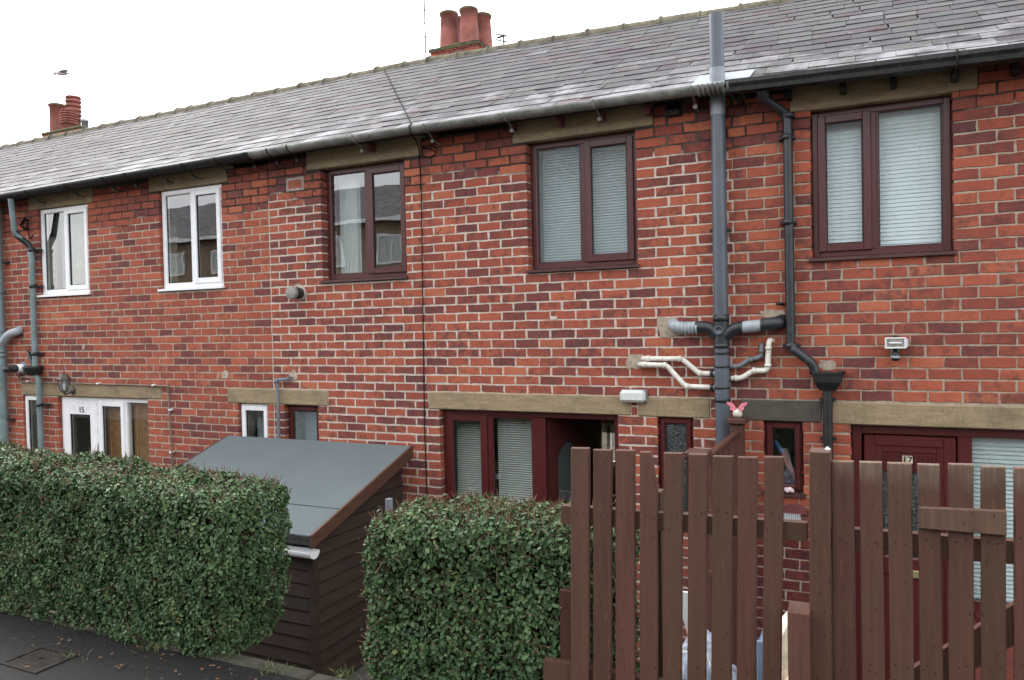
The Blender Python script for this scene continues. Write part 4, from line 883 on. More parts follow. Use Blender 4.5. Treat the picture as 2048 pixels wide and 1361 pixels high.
MB().tube([(sx2, -.085, W(2, 690, -.085).z), W(18, 668, -.085), W(36, 663, -.06), W(42, 660, .03)], .05, 14, .06).build('branch', 'pipe_pale', st)
for py in (585, 662, 703, 712): collar(st, (sx2, -.085, W(2, py, -.085).z), .062, .03, 'pipe_green')
for py in (525, 840): z = W(2, py, -.085).z; MB().box(sx2-.02, sx2+.12, -.07, .01, z-.012, z+.012).build('bracket', 'pipe_black', st)
# extractor outlet with white collar beside the left hopper
q = W(47, 737, 0); t = thing('wall_outlet', 'black outlet with white collar beside the left hopper', 'outlet', q)
MB().lathe(q, [(.085, -.005), (.085, .015), (.06, .02)], 18, 'Y').build('flange', 'pipe_grey', t); MB().lathe(q, [(.055, .01), (.055, .09), (.045, .09)], 18, 'Y').build('collar', 'white_plastic', t)
MB().lathe(q, [(.05, .07), (.05, .12), (.042, .13), (.042, .2), (.035, .24), (.0, .24)], 18, 'Y').build('outlet_pipe', 'black_plastic', t)
# grey discharge pipe above the shed
wp = pipe_thing('discharge_pipe', 'slim grey pipe from the wall down behind the shed', 'pipe', W(553, 1000, 0), [('pipe', [W(585, 757, .03), W(572, 759, -.04), W(554, 760, -.05), W(556, 800, -.05), (W(556, 880, -.05).x, -.05, .6)], .017, 'pipe_grey', dict(fillet=.012))])
collar(wp, W(553.5, 762, -.05), .024, .05, 'pipe_grey'); collar(wp, W(582, 757, -.015), .022, .02, 'pipe_grey', 'Y')
pt = W(587, 752, 0); m = MB()
vs_ = [(pt.x+(.055+.015*math.sin(k*3.1))*math.cos(k*PI/6), -.0075, pt.z+(.055+.015*math.cos(k*2.3))*math.sin(k*PI/6)) for k in range(12)]; m.prism(vs_, (0, .012, 0)); tag(fixnormals(m.build('mortar_patch', 'mortar15')), 'rough mortar patch around the slim grey pipe', 'mortar patch', 'mortar patches on the brick wall')
def patch(px, py, rx, rz_, label, mat='mortar15', seed=1):
    p = W(px, py, 0); rr = random.Random(seed); m = MB(); ph = [rr.uniform(.72, 1.15) for k in range(16)]
    m.prism([(p.x+.72*rx*ph[k]*math.copysign(abs(math.cos(k*PI/8))**.6, math.cos(k*PI/8)), -.0072, p.z+.72*rz_*ph[k]*math.copysign(abs(math.sin(k*PI/8))**.6, math.sin(k*PI/8))) for k in range(16)], (0, .012, 0))
    tag(fixnormals(m.build('mortar_patch', mat)), label, 'mortar patch', 'mortar patches on the brick wall')
patch(598, 575, .075, .05, 'mortar patch behind the round flue', seed=2); patch(451, 749, .075, .06, 'buff mortar patch above the narrow white window', seed=3)
patch(1338, 655, .13, .14, 'mortar patch around the left branch of the soil stack', 'mortar17', 4); patch(1272, 725, .11, .085, 'mortar patch where the white waste pipes leave the wall', 'mortar17', 5)
patch(1107, 636, .045, .022, 'small mortar patch on the wall below the obscured window', 'mortar16', 6); patch(1545, 628, .15, .05, 'mortar patch above the black elbow', 'mortar17', 7); patch(168, 694, .03, .05, 'small mortar patch on the wall of number 15', seed=8)
patch(1655, 730, .09, .055, 'mortar patch above the black hopper', 'mortar17', 9); patch(86, 722, .035, .03, 'small pale mortar patch beside the left downpipe', seed=10)
# round flue terminal
q = W(602, 587, 0); t = thing('flue_terminal', 'round grey flue terminal below the clear mahogany window', 'flue', q)
MB().lathe(q, [(.075, -.004), (.075, .012), (.05, .014)], 20, 'Y').build('flange', 'mortar15', t); MB().lathe(q, [(.052, .0), (.052, .1)], 20, 'Y').build('duct', 'rubber', t)
MB().lathe(q, [(.0, .16), (.058, .16), (.064, .155), (.064, .115), (.05, .1)], 22, 'Y').build('cap', plain('flue_grey', (.27, .25, .24), .6), t)
for k in range(4): MB().lathe(q, [(.053, .035+k*.02), (.06, .038+k*.02), (.06, .043+k*.02), (.053, .046+k*.02)], 18, 'Y').build('fin', 'rubber', t)
# vents
a, b = W(575, 383, 0), W(607, 355, 0); t = thing('air_brick', 'square terracotta air brick in a mortar frame under the eaves', 'vent', ((a.x+b.x)/2, 0, a.z))
frame_bars(MB(), a.x-.008, b.x+.008, a.z-.008, b.z+.008, -.011, .02, .028, .003).build('frame', plain('vent_mortar', (.34, .30, .28), .95, .1, .2, 40), t); MB().box(a.x+.02, b.x-.02, -.002, .02, a.z+.02, b.z-.02).build('backing', M['rubber'], t)
mb = MB(); n, m_ = 10, 6; gx, gz = (b.x-a.x-.044)/n, (b.z-a.z-.044)/m_
for i in range(n+1): mb.box(a.x+.022+i*gx-.004, a.x+.022+i*gx+.004, -.007, .0, a.z+.022, b.z-.022)
for i in range(m_+1): mb.box(a.x+.022, b.x-.022, -.0065, .0, a.z+.022+i*gz-.005, a.z+.022+i*gz+.005)
mb.build('grille', plain('airbrick_clay', (.33, .09, .05), .8), t)
a, b = W(1331, 238, 0), W(1364, 203, 0); t = thing('wall_vent', 'black cowled wall vent under the grey gutter', 'vent', ((a.x+b.x)/2, 0, a.z))
MB().box(a.x, b.x, -.012, .01, a.z, b.z, .004).build('base_plate', 'black_plastic', t)
MB().prism([(a.x+.012, -.012, b.z-.01), (a.x+.012, -.06, a.z+.05), (a.x+.012, -.06, a.z+.012), (a.x+.012, -.012, a.z+.012)], (b.x-a.x-.024, 0, 0)).build('cowl', 'black_plastic', t)
MB().box(a.x+.02, b.x-.02, -.064, -.058, a.z+.018, a.z+.05, .002).build('flap', 'gutter_black', t)
# lamps
q = W(1266, 793, 0); t = thing('bulkhead_light', 'oblong white bulkhead light on the lintel of the middle house', 'lamp', (q.x, 0, q.z-.06)); a, b = W(1240, 806, -.05), W(1293, 780, -.05)
MB().box(a.x, b.x, -.03, .0, a.z, b.z, .012).build('base', M['pipe_grey'], t); MB().box(a.x+.004, b.x-.008, -.085, -.028, a.z+.006, b.z-.004, .022).build('diffuser', plain('opal_diffuser', (.62, .66, .62), .35, .5, .06, 20, dirt=(.3, .32, .26), dirt_amt=.4), t)
q = W(1790, 688, 0); t = thing('flood_light', 'white floodlight with dark motion sensor beneath, above the right lintel', 'lamp', (q.x, 0, q.z-.1)); a, b = W(1771, 697, -.1), W(1811, 676, -.1)
MB().prism([(a.x+.02, -.03, a.z+.01), (a.x, -.10, a.z), (a.x, -.10, b.z), (a.x+.02, -.03, b.z-.01)], (b.x-a.x-.0, 0, 0)).build('housing', 'white_plastic', t)
frame_bars(MB(), a.x-.004, b.x+.004, a.z-.003, b.z+.003, -.112, -.1, .011, .003).build('bezel', 'white_plastic', t)
MB().box(a.x+.01, b.x-.01, -.104, -.101, a.z+.01, b.z-.01).build('lens', plain('lamp_reflector', (.30, .30, .26), .2, .5, .3, 40), t); MB().tube([((a.x+b.x)/2-.04, -.106, (a.z+b.z)/2), ((a.x+b.x)/2+.04, -.106, (a.z+b.z)/2)], .006, 8).build('bulb', 'white_plastic', t)
MB().box((a.x+b.x)/2-.025, (a.x+b.x)/2+.025, -.04, .0, a.z-.06, b.z-.015, .006).build('mounting', 'pipe_grey', t); MB().box((a.x+b.x)/2-.015, (a.x+b.x)/2+.015, -.09, -.04, b.z, b.z+.018, .003).build('knuckle', 'black_plastic', t)
s = W(1791, 713, -.07); MB().lathe((s.x, -.07, s.z-.03), [(.0, -.006), (.022, 0), (.028, .015), (.028, .05), (.02, .062), (0, .064)], 16).build('sensor', 'black_plastic', t); MB().lathe((s.x, -.07, s.z-.012), [(.029, 0), (.0295, .008), (.029, .016)], 16).build('sensor_band', 'pipe_pale', t); MB().tube([(s.x, -.07, s.z+.02), (s.x, -.03, s.z+.05)], .012, 8).build('sensor_arm', 'black_plastic', t)
# carriage lantern by the white door
yl = -.2; t = thing('wall_lantern', 'bronze carriage lantern on a bracket above the white door', 'lamp', (W(150, 785, 0).x, 0, W(150, 790, 0).z))
bz = plain('aged_bronze', (.075, .06, .05), .5, .5, .3, 30); top, eav, low = W(128, 748, yl), W(128, 759, yl), W(130, 784, yl); cx = eav.x; s_ = abs(W(118, 761, yl).x-W(140, 761, yl).x)/2*.72
MB().lathe((cx, yl, eav.z), [(s_*1.0, -.012), (s_*1.05, 0), (s_*.55, (top.z-eav.z)*.9), (.012, (top.z-eav.z)*1.0), (.01, (top.z-eav.z)*1.35), (.0, (top.z-eav.z)*1.75)], 6, sm=False).build('canopy', bz, t)
hgt = eav.z-low.z; MB().lathe((cx, yl, low.z), [(.0, -.03), (.018, -.012), (s_*.5, 0), (s_*.52, .012)], 6, sm=False).build('finial', bz, t); mb = MB()
for k in range(6): a_ = 2*PI*k/6; mb.tube([(cx+s_*.5*math.cos(a_), yl+s_*.5*math.sin(a_), low.z), (cx+s_*.92*math.cos(a_), yl+s_*.92*math.sin(a_), eav.z)], .006, 5)
mb.build('cage', bz, t); MB().lathe((cx, yl, low.z+.01), [(s_*.46, 0), (s_*.86, hgt-.012)], 6, sm=False).build('glass', 'frost', t); MB().lathe((cx, yl, low.z+.02), [(.012, 0), (.022, .04), (.022, .07), (0, .09)], 10).build('bulb', 'white_plastic', t)
wq = W(148, 781, 0); MB().lathe(wq, [(.05, -.013), (.055, .014), (.03, .03), (0, .03)], 16, 'Y').build('wall_plate', bz, t); MB().tube([(wq.x, -.015, wq.z), (wq.x-.01, -.09, wq.z-.04), (cx+.01, yl, low.z-.03), (cx, yl, low.z)], .011, 8, .04).build('arm', bz, t)
# copper pipe along the lintel of number 15
pts = [W(38, 745, -.03), W(38, 764, -.03), W(130, 766.5, -.03), W(336, 772.5, -.03), W(344, 905, -.03)]; pts.append(Vector((pts[-1].x, -.03, .9)))
cp = pipe_thing('copper_pipe', 'thin copper pipe running along the lintel of number 15 and down', 'pipe', pts[-1], [('pipe', pts, .010, 'copper', dict(fillet=.015, seg=8))])
for px, py in ((57, 763), (197, 767.5), (308, 771), (342, 820), (343.5, 905)): q = W(px, py, -.02); MB().box(q.x-.016, q.x+.016, -.045, .004, q.z-.011, q.z+.011, .004).build('clip', 'white_plastic', cp)
# cables
def cable(name, label, pts, r=.0055): return tag(MB().tube(pts, r, 6, .02).build(name, 'cable'), label, 'cable')
def roofhit(px, py, up=.03):
    lo, hi = 0.0, 1.0
    for _ in range(40):
        m = (lo+hi)/2; q = W(px, py, EY+(RY-EY)*m); lo, hi = (m, hi) if q.z > roofpt(q.x, m, up).z else (lo, m)
    return roofpt(W(px, py, EY+(RY-EY)*lo).x, lo, up)
pts = [roofhit(768+57*t, 137+113*t) for t in (0, .2, .4, .6, .8, 1)]
pts += [roofpt(wx(826, 256, -.25), 0)+Vector((0, -.115, 0)), roofpt(wx(828, 256, -.25), 0)+Vector((0, -.115, -.07)), W(834, 284, -.05), W(838, 300, -.016), W(843, 400, -.014), W(845, 550, -.014), W(847, 700, -.014), W(849, 860, -.014)]; pts.append(Vector((pts[-1].x+.02, -.014, .6)))
cable('aerial_cable', 'black aerial cable crossing the slates and running down the middle house wall', pts)
c = W(858, 303, -.02); cable('cable_loop', 'loose loop of black cable beside the lintel under the grey gutter', [c+Vector((.085*math.cos(k*.55), 0, .055*math.sin(k*.55))) for k in range(12)]+[c+Vector((-.09, 0, .06))], .005)
c = W(50, 447, -.03); rr = random.Random(3)
cable('cable_coil', 'tangled coil of cable beside the kinked downpipe', [c+Vector((.09*math.cos(k*.9)*rr.uniform(.5, 1), rr.uniform(-.03, .02), .09*math.sin(k*.9)*rr.uniform(.5, 1))) for k in range(28)]+[W(60, 480, -.012), W(66, 470, -.012)], .006)

# ------------------------------------------------------------------ shed
sx0, sx1, sy0, sy1 = -6.12, -4.0, -1.42, -.16
zf, zb = 1.315, 1.745; sh = thing('garden_shed', 'dark brown clad shed with grey felt lean-to roof against the wall', 'shed', ((sx0+sx1)/2, (sy0+sy1)/2, 0))
def roofz(y): return zf+(zb-zf)*(y-sy0)/(sy1-sy0)
MB().add([(sx0+.03, sy0+.03, .02), (sx1-.05, sy0+.03, .02), (sx1-.05, sy1, .02), (sx0+.03, sy1, .02), (sx0+.03, sy0+.03, zf-.03), (sx1-.05, sy0+.03, zf-.03), (sx1-.05, sy1, zb-.03), (sx0+.03, sy1, zb-.03)], [(0, 3, 2, 1), (0, 1, 5, 4), (1, 2, 6, 5), (2, 3, 7, 6), (3, 0, 4, 7), (4, 5, 6, 7)]).build('body', 'shed', sh)
bh = .108; k = 0
while .03+k*bh < zb-.04:
    z0 = .03+k*bh; z1 = z0+bh-.011
    # right end wall: the upper boards are cut to the roof slope
    ys = sy0+.045 if z0 < zf-.05 else sy0+(z0-zf+.05)/(zb-zf)*(sy1-sy0)+.045
    if ys < sy1-.1:
        y_top = ys if z1 < zf-.04 else min(sy1-.04, max(ys, sy0+(z1-zf+.05)/(zb-zf)*(sy1-sy0)))
        MB().add([(sx1-.048, ys, z0), (sx1-.048, sy1, z0), (sx1+.008, sy1, z0), (sx1+.008, ys, z0), (sx1-.048, y_top, z1), (sx1-.048, sy1, z1), (sx1-.010, sy1, z1), (sx1-.010, y_top, z1)], [(0, 3, 2, 1), (4, 5, 6, 7), (3, 7, 6, 2), (0, 4, 7, 3), (1, 2, 6, 5), (0, 1, 5, 4)]).build('board', 'shed', sh)
    if z1 < zf-.02:
        MB().add([(sx0, sy0+.03, z0), (sx1-.045, sy0+.03, z0), (sx1-.045, sy0-.006, z0), (sx0, sy0-.006, z0), (sx0, sy0+.03, z1), (sx1-.045, sy0+.03, z1), (sx1-.045, sy0+.008, z1), (sx0, sy0+.008, z1)], [(0, 1, 2, 3), (7, 6, 5, 4), (3, 2, 6, 7), (2, 1, 5, 6), (0, 3, 7, 4)]).build('board', 'shed', sh)
    k += 1
MB().box(sx1-.043, sx1+.012, sy0-.014, sy0+.043, .0, zf-.015, .004).build('corner_post', 'shed', sh)
ov, t_ = .06, .022
pr = [Vector((sx0-.08, sy0-.1, roofz(sy0-.1))), Vector((sx1+.075, sy0-.1, roofz(sy0-.1))), Vector((sx1+.075, sy1+.03, roofz(sy1+.03))), Vector((sx0-.08, sy1+.03, roofz(sy1+.03)))]
mb = MB(); nu, nv = 24, 12; gridp = {}
for i in range(nu+1):
    for j in range(nv+1):
        p = pr[0].lerp(pr[1], i/nu).lerp(pr[3].lerp(pr[2], i/nu), j/nv); p.z += .03+.004*mnoise.noise((p.x*2.2, p.y*1.5, 3))+(.004 if j/nv < .245 else 0)*0; mb.v.append(tuple(p))
for i in range(nu):
    for j in range(nv): mb.f.append((i*(nv+1)+j, (i+1)*(nv+1)+j, (i+1)*(nv+1)+j+1, i*(nv+1)+j+1)); mb.smooth.append(True)
rf = mb.build('roof', 'felt', sh)
mb = MB(); q = [pr[0].lerp(pr[3], .26), pr[1].lerp(pr[2], .26), pr[1].lerp(pr[2], 1.0), pr[0].lerp(pr[3], 1.0)]; q = [p+Vector((0, 0, .034)) for p in q]; mb.prism(q, (0, 0, .005)); fixnormals(mb.build('felt_strip', 'felt', rf))
mb = MB(); mb.prism([pr[0]+Vector((0, 0, -.005)), pr[1]+Vector((0, 0, -.005)), pr[2]+Vector((0, 0, -.005)), pr[3]+Vector((0, 0, -.005))], (0, 0, .028)); fixnormals(mb.build('roof_board', 'shed', rf))
MB().box(pr[0].x, pr[1].x+.004, pr[0].y-.012, pr[0].y+.004, pr[0].z-.045, pr[0].z+.034, .006).build('felt_edge', 'felt_dark', rf)
A, B = pr[1]+Vector((.0, -.02, .045)), pr[2]+Vector((.0, .02, .045)); fixnormals(MB().prism([A, B, B+Vector((0, 0, -.115)), A+Vector((0, 0, -.105))], (.022, 0, 0)).build('barge_board', 'shed_trim', sh))
A, B = pr[0]+Vector((-.024, -.02, .045)), pr[3]+Vector((-.024, .02, .045)); fixnormals(MB().prism([A, B, B+Vector((0, 0, -.115)), A+Vector((0, 0, -.105))], (.022, 0, 0)).build('barge_board', 'shed_trim', sh))
# white half-round gutter along its low edge
mb = MB(); c0 = Vector((0, sy0-.08, zf-.125)); rings = []
for x in (sx0-.05, sx1+.085):
    pf = [(-.058*math.cos(PI*k/10), -.058*math.sin(PI*k/10)) for k in range(11)]; rings.append([Vector((x, c0.y+a, c0.z+b)) for a, b in pf+[(a*.93, b*.93+.001) for a, b in pf[::-1]]])
m_ = len(rings[0]); mb.add(rings[0]+rings[1], [(k, (k+1) % m_, (k+1) % m_+m_, k+m_) for k in range(m_)]); mb.add(rings[0][:11], [tuple(range(11))]); mb.add(rings[1][:11], [tuple(range(11))[::-1]]); fixnormals(mb.build('gutter', 'upvc_white', sh))
# short grey standpipe beside the shed
q = G(778, 1060, 0) if False else W(778, 998, -2.2); t = thing('vent_pipe', 'short grey open pipe standing between the shed and the square hedge', 'pipe', (q.x, -2.2, 0))
MB().tube([(q.x, -2.2, 0), (q.x, -2.2, q.z-.06)], .019, 12).build('pipe', 'pipe_grey', t); mb = MB().tube([(q.x, -2.2, q.z-.07), (q.x, -2.2, q.z)], .024, 12, cap=False); mb.tube([(q.x, -2.2, q.z), (q.x, -2.2, q.z-.06)], .02, 12); mb.build('socket', 'pipe_grey', t)

# ------------------------------------------------------------------ hedges
def leaves_mesh(P, N, size, seed):
    r = np.random.default_rng(seed); n = len(P)
    N = N/np.linalg.norm(N, axis=1)[:, None]; rv = r.normal(size=(n, 3)); nn = N*.75+rv*.55; nn[:, 2] += .25; nn /= np.linalg.norm(nn, axis=1)[:, None]
    a = r.normal(size=(n, 3)); a[:, 2] += .35; a -= nn*(a*nn).sum(1)[:, None]; a /= np.linalg.norm(a, axis=1)[:, None]; b = np.cross(nn, a)
    L = (size*r.uniform(.5, 1.4, n))[:, None]; Wd = L*r.uniform(.25, .34, n)[:, None]; fo = nn*L*r.uniform(.03, .14, n)[:, None]; cu = nn*L*r.uniform(-.15, .05, n)[:, None]
    V = np.stack([P-a*L*.5, P-a*L*.18+b*Wd+fo, P+a*L*.2+b*Wd*.86+fo, P+a*L*.5+cu, P+a*L*.2-b*Wd*.86+fo, P-a*L*.18-b*Wd+fo], 1).reshape(-1, 3)
    i = np.arange(n)[:, None]*6; F = np.concatenate([i+[0, 1, 2, 3], i+[0, 3, 4, 5]], 1).reshape(-1, 4); return V, F
def mesh_np(name, V, F, mat, parent, origin):
    me = bpy.data.meshes.new(name); V = V-np.array(origin); nf, k = F.shape
    me.vertices.add(len(V)); me.vertices.foreach_set('co', V.astype(np.float32).ravel()); me.loops.add(nf*k); me.loops.foreach_set('vertex_index', F.astype(np.int32).ravel()); me.polygons.add(nf)
    me.polygons.foreach_set('loop_start', (np.arange(nf)*k).astype(np.int32)); me.update(calc_edges=True); me.validate(); me.materials.append(mat)
    return link(bpy.data.objects.new(name, me), name, parent, origin)
def hedge(label, x0, x1, y0, y1, z0, ztop, seed, dens, size, fade=None, rad=.12, under=0.0):
    r = np.random.default_rng(seed); t = thing('hedge', label, 'hedge', ((x0+x1)/2, (y0+y1)/2, z0), 'clipped privet hedges'); PP = []; NN = []
    zt = lambda x: interp(x, ztop)
    hz = max(z for _, z in ztop)-z0; dx, dy = x1-x0, y1-y0
    for side, area in (('front', dx*hz), ('top', dx*dy), ('left', dy*hz), ('right', dy*hz), ('back', dx*hz*.3)):
        n = int(area*dens); u = r.uniform(0, 1, n); v = r.uniform(0, 1, n)
        if side == 'front': p = np.stack([x0+u*dx, np.full(n, y0), v], 1); nr = (0, -1, .15)
        elif side == 'back': p = np.stack([x0+u*dx, np.full(n, y1), v], 1); nr = (0, 1, .15)
        elif side == 'left': p = np.stack([np.full(n, x0), y0+u*dy, v], 1); nr = (-1, 0, .15)
        elif side == 'right': p = np.stack([np.full(n, x1), y0+u*dy, v], 1); nr = (1, 0, .15)
        else: p = np.stack([x0+u*dx, y0+v*dy, np.ones(n)], 1); nr = (0, 0, 1)
        N = np.tile(np.array(nr, float), (n, 1)); T = np.array([zt(q) for q in p[:, 0]]); p[:, 2] = z0+p[:, 2]*(T-z0)
        # round the shoulders, tuck the foot in, and add clumps
        c = np.stack([np.clip(p[:, 0], x0+rad, x1-rad), np.clip(p[:, 1], y0+rad, y1-rad), np.minimum(p[:, 2], T-rad)], 1); d = p-c; ln = np.linalg.norm(d, axis=1); m = ln > rad; p[m] = c[m]+d[m]/ln[m][:, None]*rad; N[m] = N[m]*.5+d[m]/ln[m][:, None]
        foot = np.clip(1-(p[:, 2]-z0)/.45, 0, 1)**1.4; p[:, 1] += np.where(p[:, 1] < (y0+y1)/2, 1, -1)*foot*.03; p[:, 0] -= np.where(p[:, 0] > x1-.3, 1, 0)*foot*under
        nz = np.array([mnoise.noise((q[0]*4.2+seed, q[1]*4.2, q[2]*4.2))*.6+mnoise.noise((q[0]*11+seed, q[1]*11, q[2]*11))*.5 for q in p])
        dep = nz*.06-np.abs(r.normal(0, .03, n))+.012; spr = r.uniform(0, 1, n) < .012; dep[spr] += r.uniform(.01, .05, spr.sum())
        p += N/np.linalg.norm(N, axis=1)[:, None]*dep[:, None]; PP.append(p); NN.append(N)
    P = np.concatenate(PP); N = np.concatenate(NN)
    q = (P-np.array(CAM)) @ np.array([r_[:], u_[:], o_[:]]).T; px = 1024+FPX*q[:, 0]/q[:, 2]; ok = (px > -120) & (px < 2150); P, N = P[ok], N[ok]
    V, F = leaves_mesh(P, N, size, seed+1); org = ((x0+x1)/2, (y0+y1)/2, z0); o = mesh_np('foliage', V, F, M['leaf'], t, org); o['kind'] = 'stuff'
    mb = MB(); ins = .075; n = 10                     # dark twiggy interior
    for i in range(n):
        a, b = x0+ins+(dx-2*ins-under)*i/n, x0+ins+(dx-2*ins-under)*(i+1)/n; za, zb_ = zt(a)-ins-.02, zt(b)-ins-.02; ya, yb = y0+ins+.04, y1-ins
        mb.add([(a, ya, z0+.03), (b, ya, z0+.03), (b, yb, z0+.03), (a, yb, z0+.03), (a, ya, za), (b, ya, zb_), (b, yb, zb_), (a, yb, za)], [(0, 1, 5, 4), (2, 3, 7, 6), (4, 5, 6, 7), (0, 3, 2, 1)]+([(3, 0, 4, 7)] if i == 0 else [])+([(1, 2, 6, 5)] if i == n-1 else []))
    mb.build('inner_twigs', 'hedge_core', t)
    mb = MB(); rr = random.Random(seed); wgt = np.where(N[:, 2]/np.linalg.norm(N, axis=1) > .6, 3.0, 1.0); idx = r.choice(len(P), 2000, replace=False, p=wgt/wgt.sum())
    for i in idx:
        p = Vector(P[i]); nrm = Vector(N[i]).normalized(); d = (nrm*rr.uniform(.2, 1)+Vector((rr.gauss(0, .5), rr.gauss(0, .4), rr.uniform(.1, 1)))).normalized(); l = rr.uniform(.04, .11); mb.tube([p-d*l*.7-nrm*.015, p+d*l*.1+Vector((0, 0, .003)), p+d*l*.5], [.0024, .0019, .0011], 4, cap=False)
    x = x0+.1
    while x < x1-.05: mb.tube([(x, (y0+y1)/2+rr.uniform(-.2, .1), z0-.02), (x+rr.uniform(-.05, .05), y0+.12, z0+.15), (x+rr.uniform(-.1, .1), y0+.1, z0+.4)], [.013, .01, .006], 6); x += rr.uniform(.09, .2)
    o = mb.build('twigs', 'twig', t); o['kind'] = 'stuff'; return t
hedge('long clipped privet hedge along the pavement at left', -6.6, -2.80, -3.46, -2.95, PV, [(-6.6, 2.20), (-4.5, 2.16), (-3.4, 2.12), (-2.8, 2.10)], 21, 12500, .0205, rad=.10, under=.09)
hedge('square clipped privet hedge between the shed and the fence', -2.055, -.92, -3.40, -2.93, PV, [(-2.055, 2.04), (-1.8, 2.08), (-1.4, 2.10), (-.92, 2.08)], 33, 11500, .0225, rad=.085)

# ------------------------------------------------------------------ fence and gate
FY = -3.47
def cp_(c, ox, oy, s): return ox+c[0]/s, oy+c[1]/s
def slat(parent, tl, tr, bl_, br, zbot, mat, th=.02, y=FY, name='slat', cut=None):
    """pixel corners give the board's edges on the fence plane; it runs on down to zbot"""
    a, b, c, d = W(*tl, y), W(*tr, y), W(*bl_, y), W(*br, y)
    def ext(p, q, z): t = (z-p.z)/(q.z-p.z); return Vector((p.x+(q.x-p.x)*t, y, z))
    c, d = ext(a, c, zbot), ext(b, d, zbot); poly = [a, b, d, c]
    if cut: poly = [a, a.lerp(b, .62), b+(d-b).normalized()*cut, d, c]
    m = MB(); front = poly; ctr = sum(front, Vector())/len(front); e = .003; n = len(front)
    ins = [p+Vector(((ctr.x-p.x)/abs(ctr.x-p.x)*e if abs(ctr.x-p.x) > 1e-4 else 0, 0, (e if p.z < ctr.z else -e))) for p in front]
    r0, r1, r2 = ins, [p+Vector((0, e, 0)) for p in front], [p+Vector((0, th, 0)) for p in front]
    m.add(r0+r1+r2, [tuple(range(n))[::-1], tuple(range(2*n, 3*n))]+[(i, (i+1) % n, (i+1) % n+n, i+n) for i in range(n)]+[(i+n, (i+1) % n+n, (i+1) % n+2*n, i+2*n) for i in range(n)])
    o = fixnormals(m.build(name, mat, parent))
    if name == 'slat':
        rr = random.Random(int(tl[0]*10))
        for px, py in ((tl[0], 1034), (tl[0], 1340)):
            zc = W((tl[0]+tr[0])/2, 1030 if py < 1100 else 1338, y).z
            if parent.name.startswith('garden_gate'): zc = W((tl[0]+tr[0])/2, 1086 if py < 1100 else 1338, y).z
            for fx_ in (.3, .7):
                nx_ = a.x+(b.x-a.x)*(fx_+rr.uniform(-.06, .06)); link(bpy.data.objects.new('nail_head', NAIL), 'nail_head', o, (nx_, y-.001, zc+rr.uniform(-.012, .012)))
    return o
NAIL = MB().lathe((0, 0, 0), [(.0024, -.003), (.0024, .0005), (.0015, .001), (0, .001)], 8, 'Y').mesh('nail_head', M['rust'], (0, 0, 0))
fc = thing('picket_fence', 'brown painted timber fence of upright boards between the square hedge and the gate post', 'fence', (W(1350, 1200, FY).x, FY, PV-.1)); S = 2.717
for i, (l, r, t, lb, rb) in enumerate([(112, 210, 98, 112, 210), (233, 332, 108, 233, 330), (355, 457, 110, 355, 460), (487, 583, 120, 487, 580), (617, 720, 125, 612, 712), (752, 852, 132, 745, 845), (884, 993, 143, 875, 985), (1020, 1127, 148, 1013, 1117), (1165, 1270, 146, 1153, 1255)]):
    f = lambda x, yy: (1100+x/S, 860+yy/S)
    slat(fc, f(l, t), f(r, t+2), f(lb, 1361), f(rb, 1361), PV-.02, 'fence', cut=.14 if i == 3 else None)
def rail(parent, p0, p1, hgt_px, y, mat, name='rail', th=.035):
    a, b = W(*p0, y), W(*p1, y); c, d = W(p0[0], p0[1]+hgt_px, y), W(p1[0], p1[1]+hgt_px, y); c.x, d.x = a.x, b.x
    return fixnormals(MB().prism([a, b, d, c], (0, th, 0)).build(name, mat, parent))
rail(fc, (1122, 1012), (1614, 1047), 36, FY+.022, 'fence'); 
a, b = W(1088, 1318, FY+.03), W(1570, 1395, FY+.03); MB().add([(a.x, FY+.022, a.z), (b.x, FY+.022, a.z), (b.x, FY+.057, a.z), (a.x, FY+.057, a.z), (a.x, FY+.022, a.z-.09), (b.x, FY+.022, a.z-.09), (b.x, FY+.057, a.z-.09), (a.x, FY+.057, a.z-.09)], [(0, 1, 2, 3), (7, 6, 5, 4), (4, 5, 1, 0), (5, 6, 2, 1), (6, 7, 3, 2), (7, 4, 0, 3)]).build('rail', 'fence', fc)
a, b = W(1118, 1178, FY+.06), W(1142, 1325, FY+.06); MB().box(a.x, b.x+.02, FY+.058, FY+.10, b.z, a.z, .004).build('stub_post', 'rail', fc)
a, b = W(1290, 940, FY+.06), W(1325, 940, FY+.06); MB().box(a.x+.01, b.x-.01, FY+.058, FY+.12, PV-.2, W(1300, 935, FY).z-.1).build('post', 'fence', fc)
f = lambda x, yy: (1548+x/S, 860+yy/S)
gp = thing('gate_post', 'tall thick brown timber gate post left of the gate', 'post', (W(1640, 1200, FY).x, FY, PV-.1))
slat(gp, f(190, 118), f(305, 122), f(193, 1361), f(313, 1361), PV-.1, 'fence', .085, FY-.02, 'shaft')
MB().lathe(W(1655, 898, FY+.03), [(.0, -.012), (.006, -.01), (.008, .0), (.003, .006), (0, .007)], 10).build('cap_clip', 'white_plastic', gp)
sp = thing('gate_post', 'short stout timber stub post with sloping top left of the gate post', 'post', (W(1594, 1260, FY).x, FY, PV-.1))
a, b, z = W(*f(72, 1000), FY-.06), W(*f(192, 1000), FY-.06), W(*f(130, 1000), FY-.06).z; zb_ = W(*f(130, 955), FY).z+.01
fixnormals(MB().prism([(a.x, FY-.06, PV-.1), (a.x, FY-.06, z), (a.x, FY+.02, z+.012), (a.x, FY+.02, PV-.1)], (b.x-a.x, 0, 0)).build('shaft', 'fence', sp))
gt = thing('garden_gate', 'brown timber gate of upright boards with worn tops and diagonal brace', 'gate', (W(1860, 1200, FY).x, FY, PV))
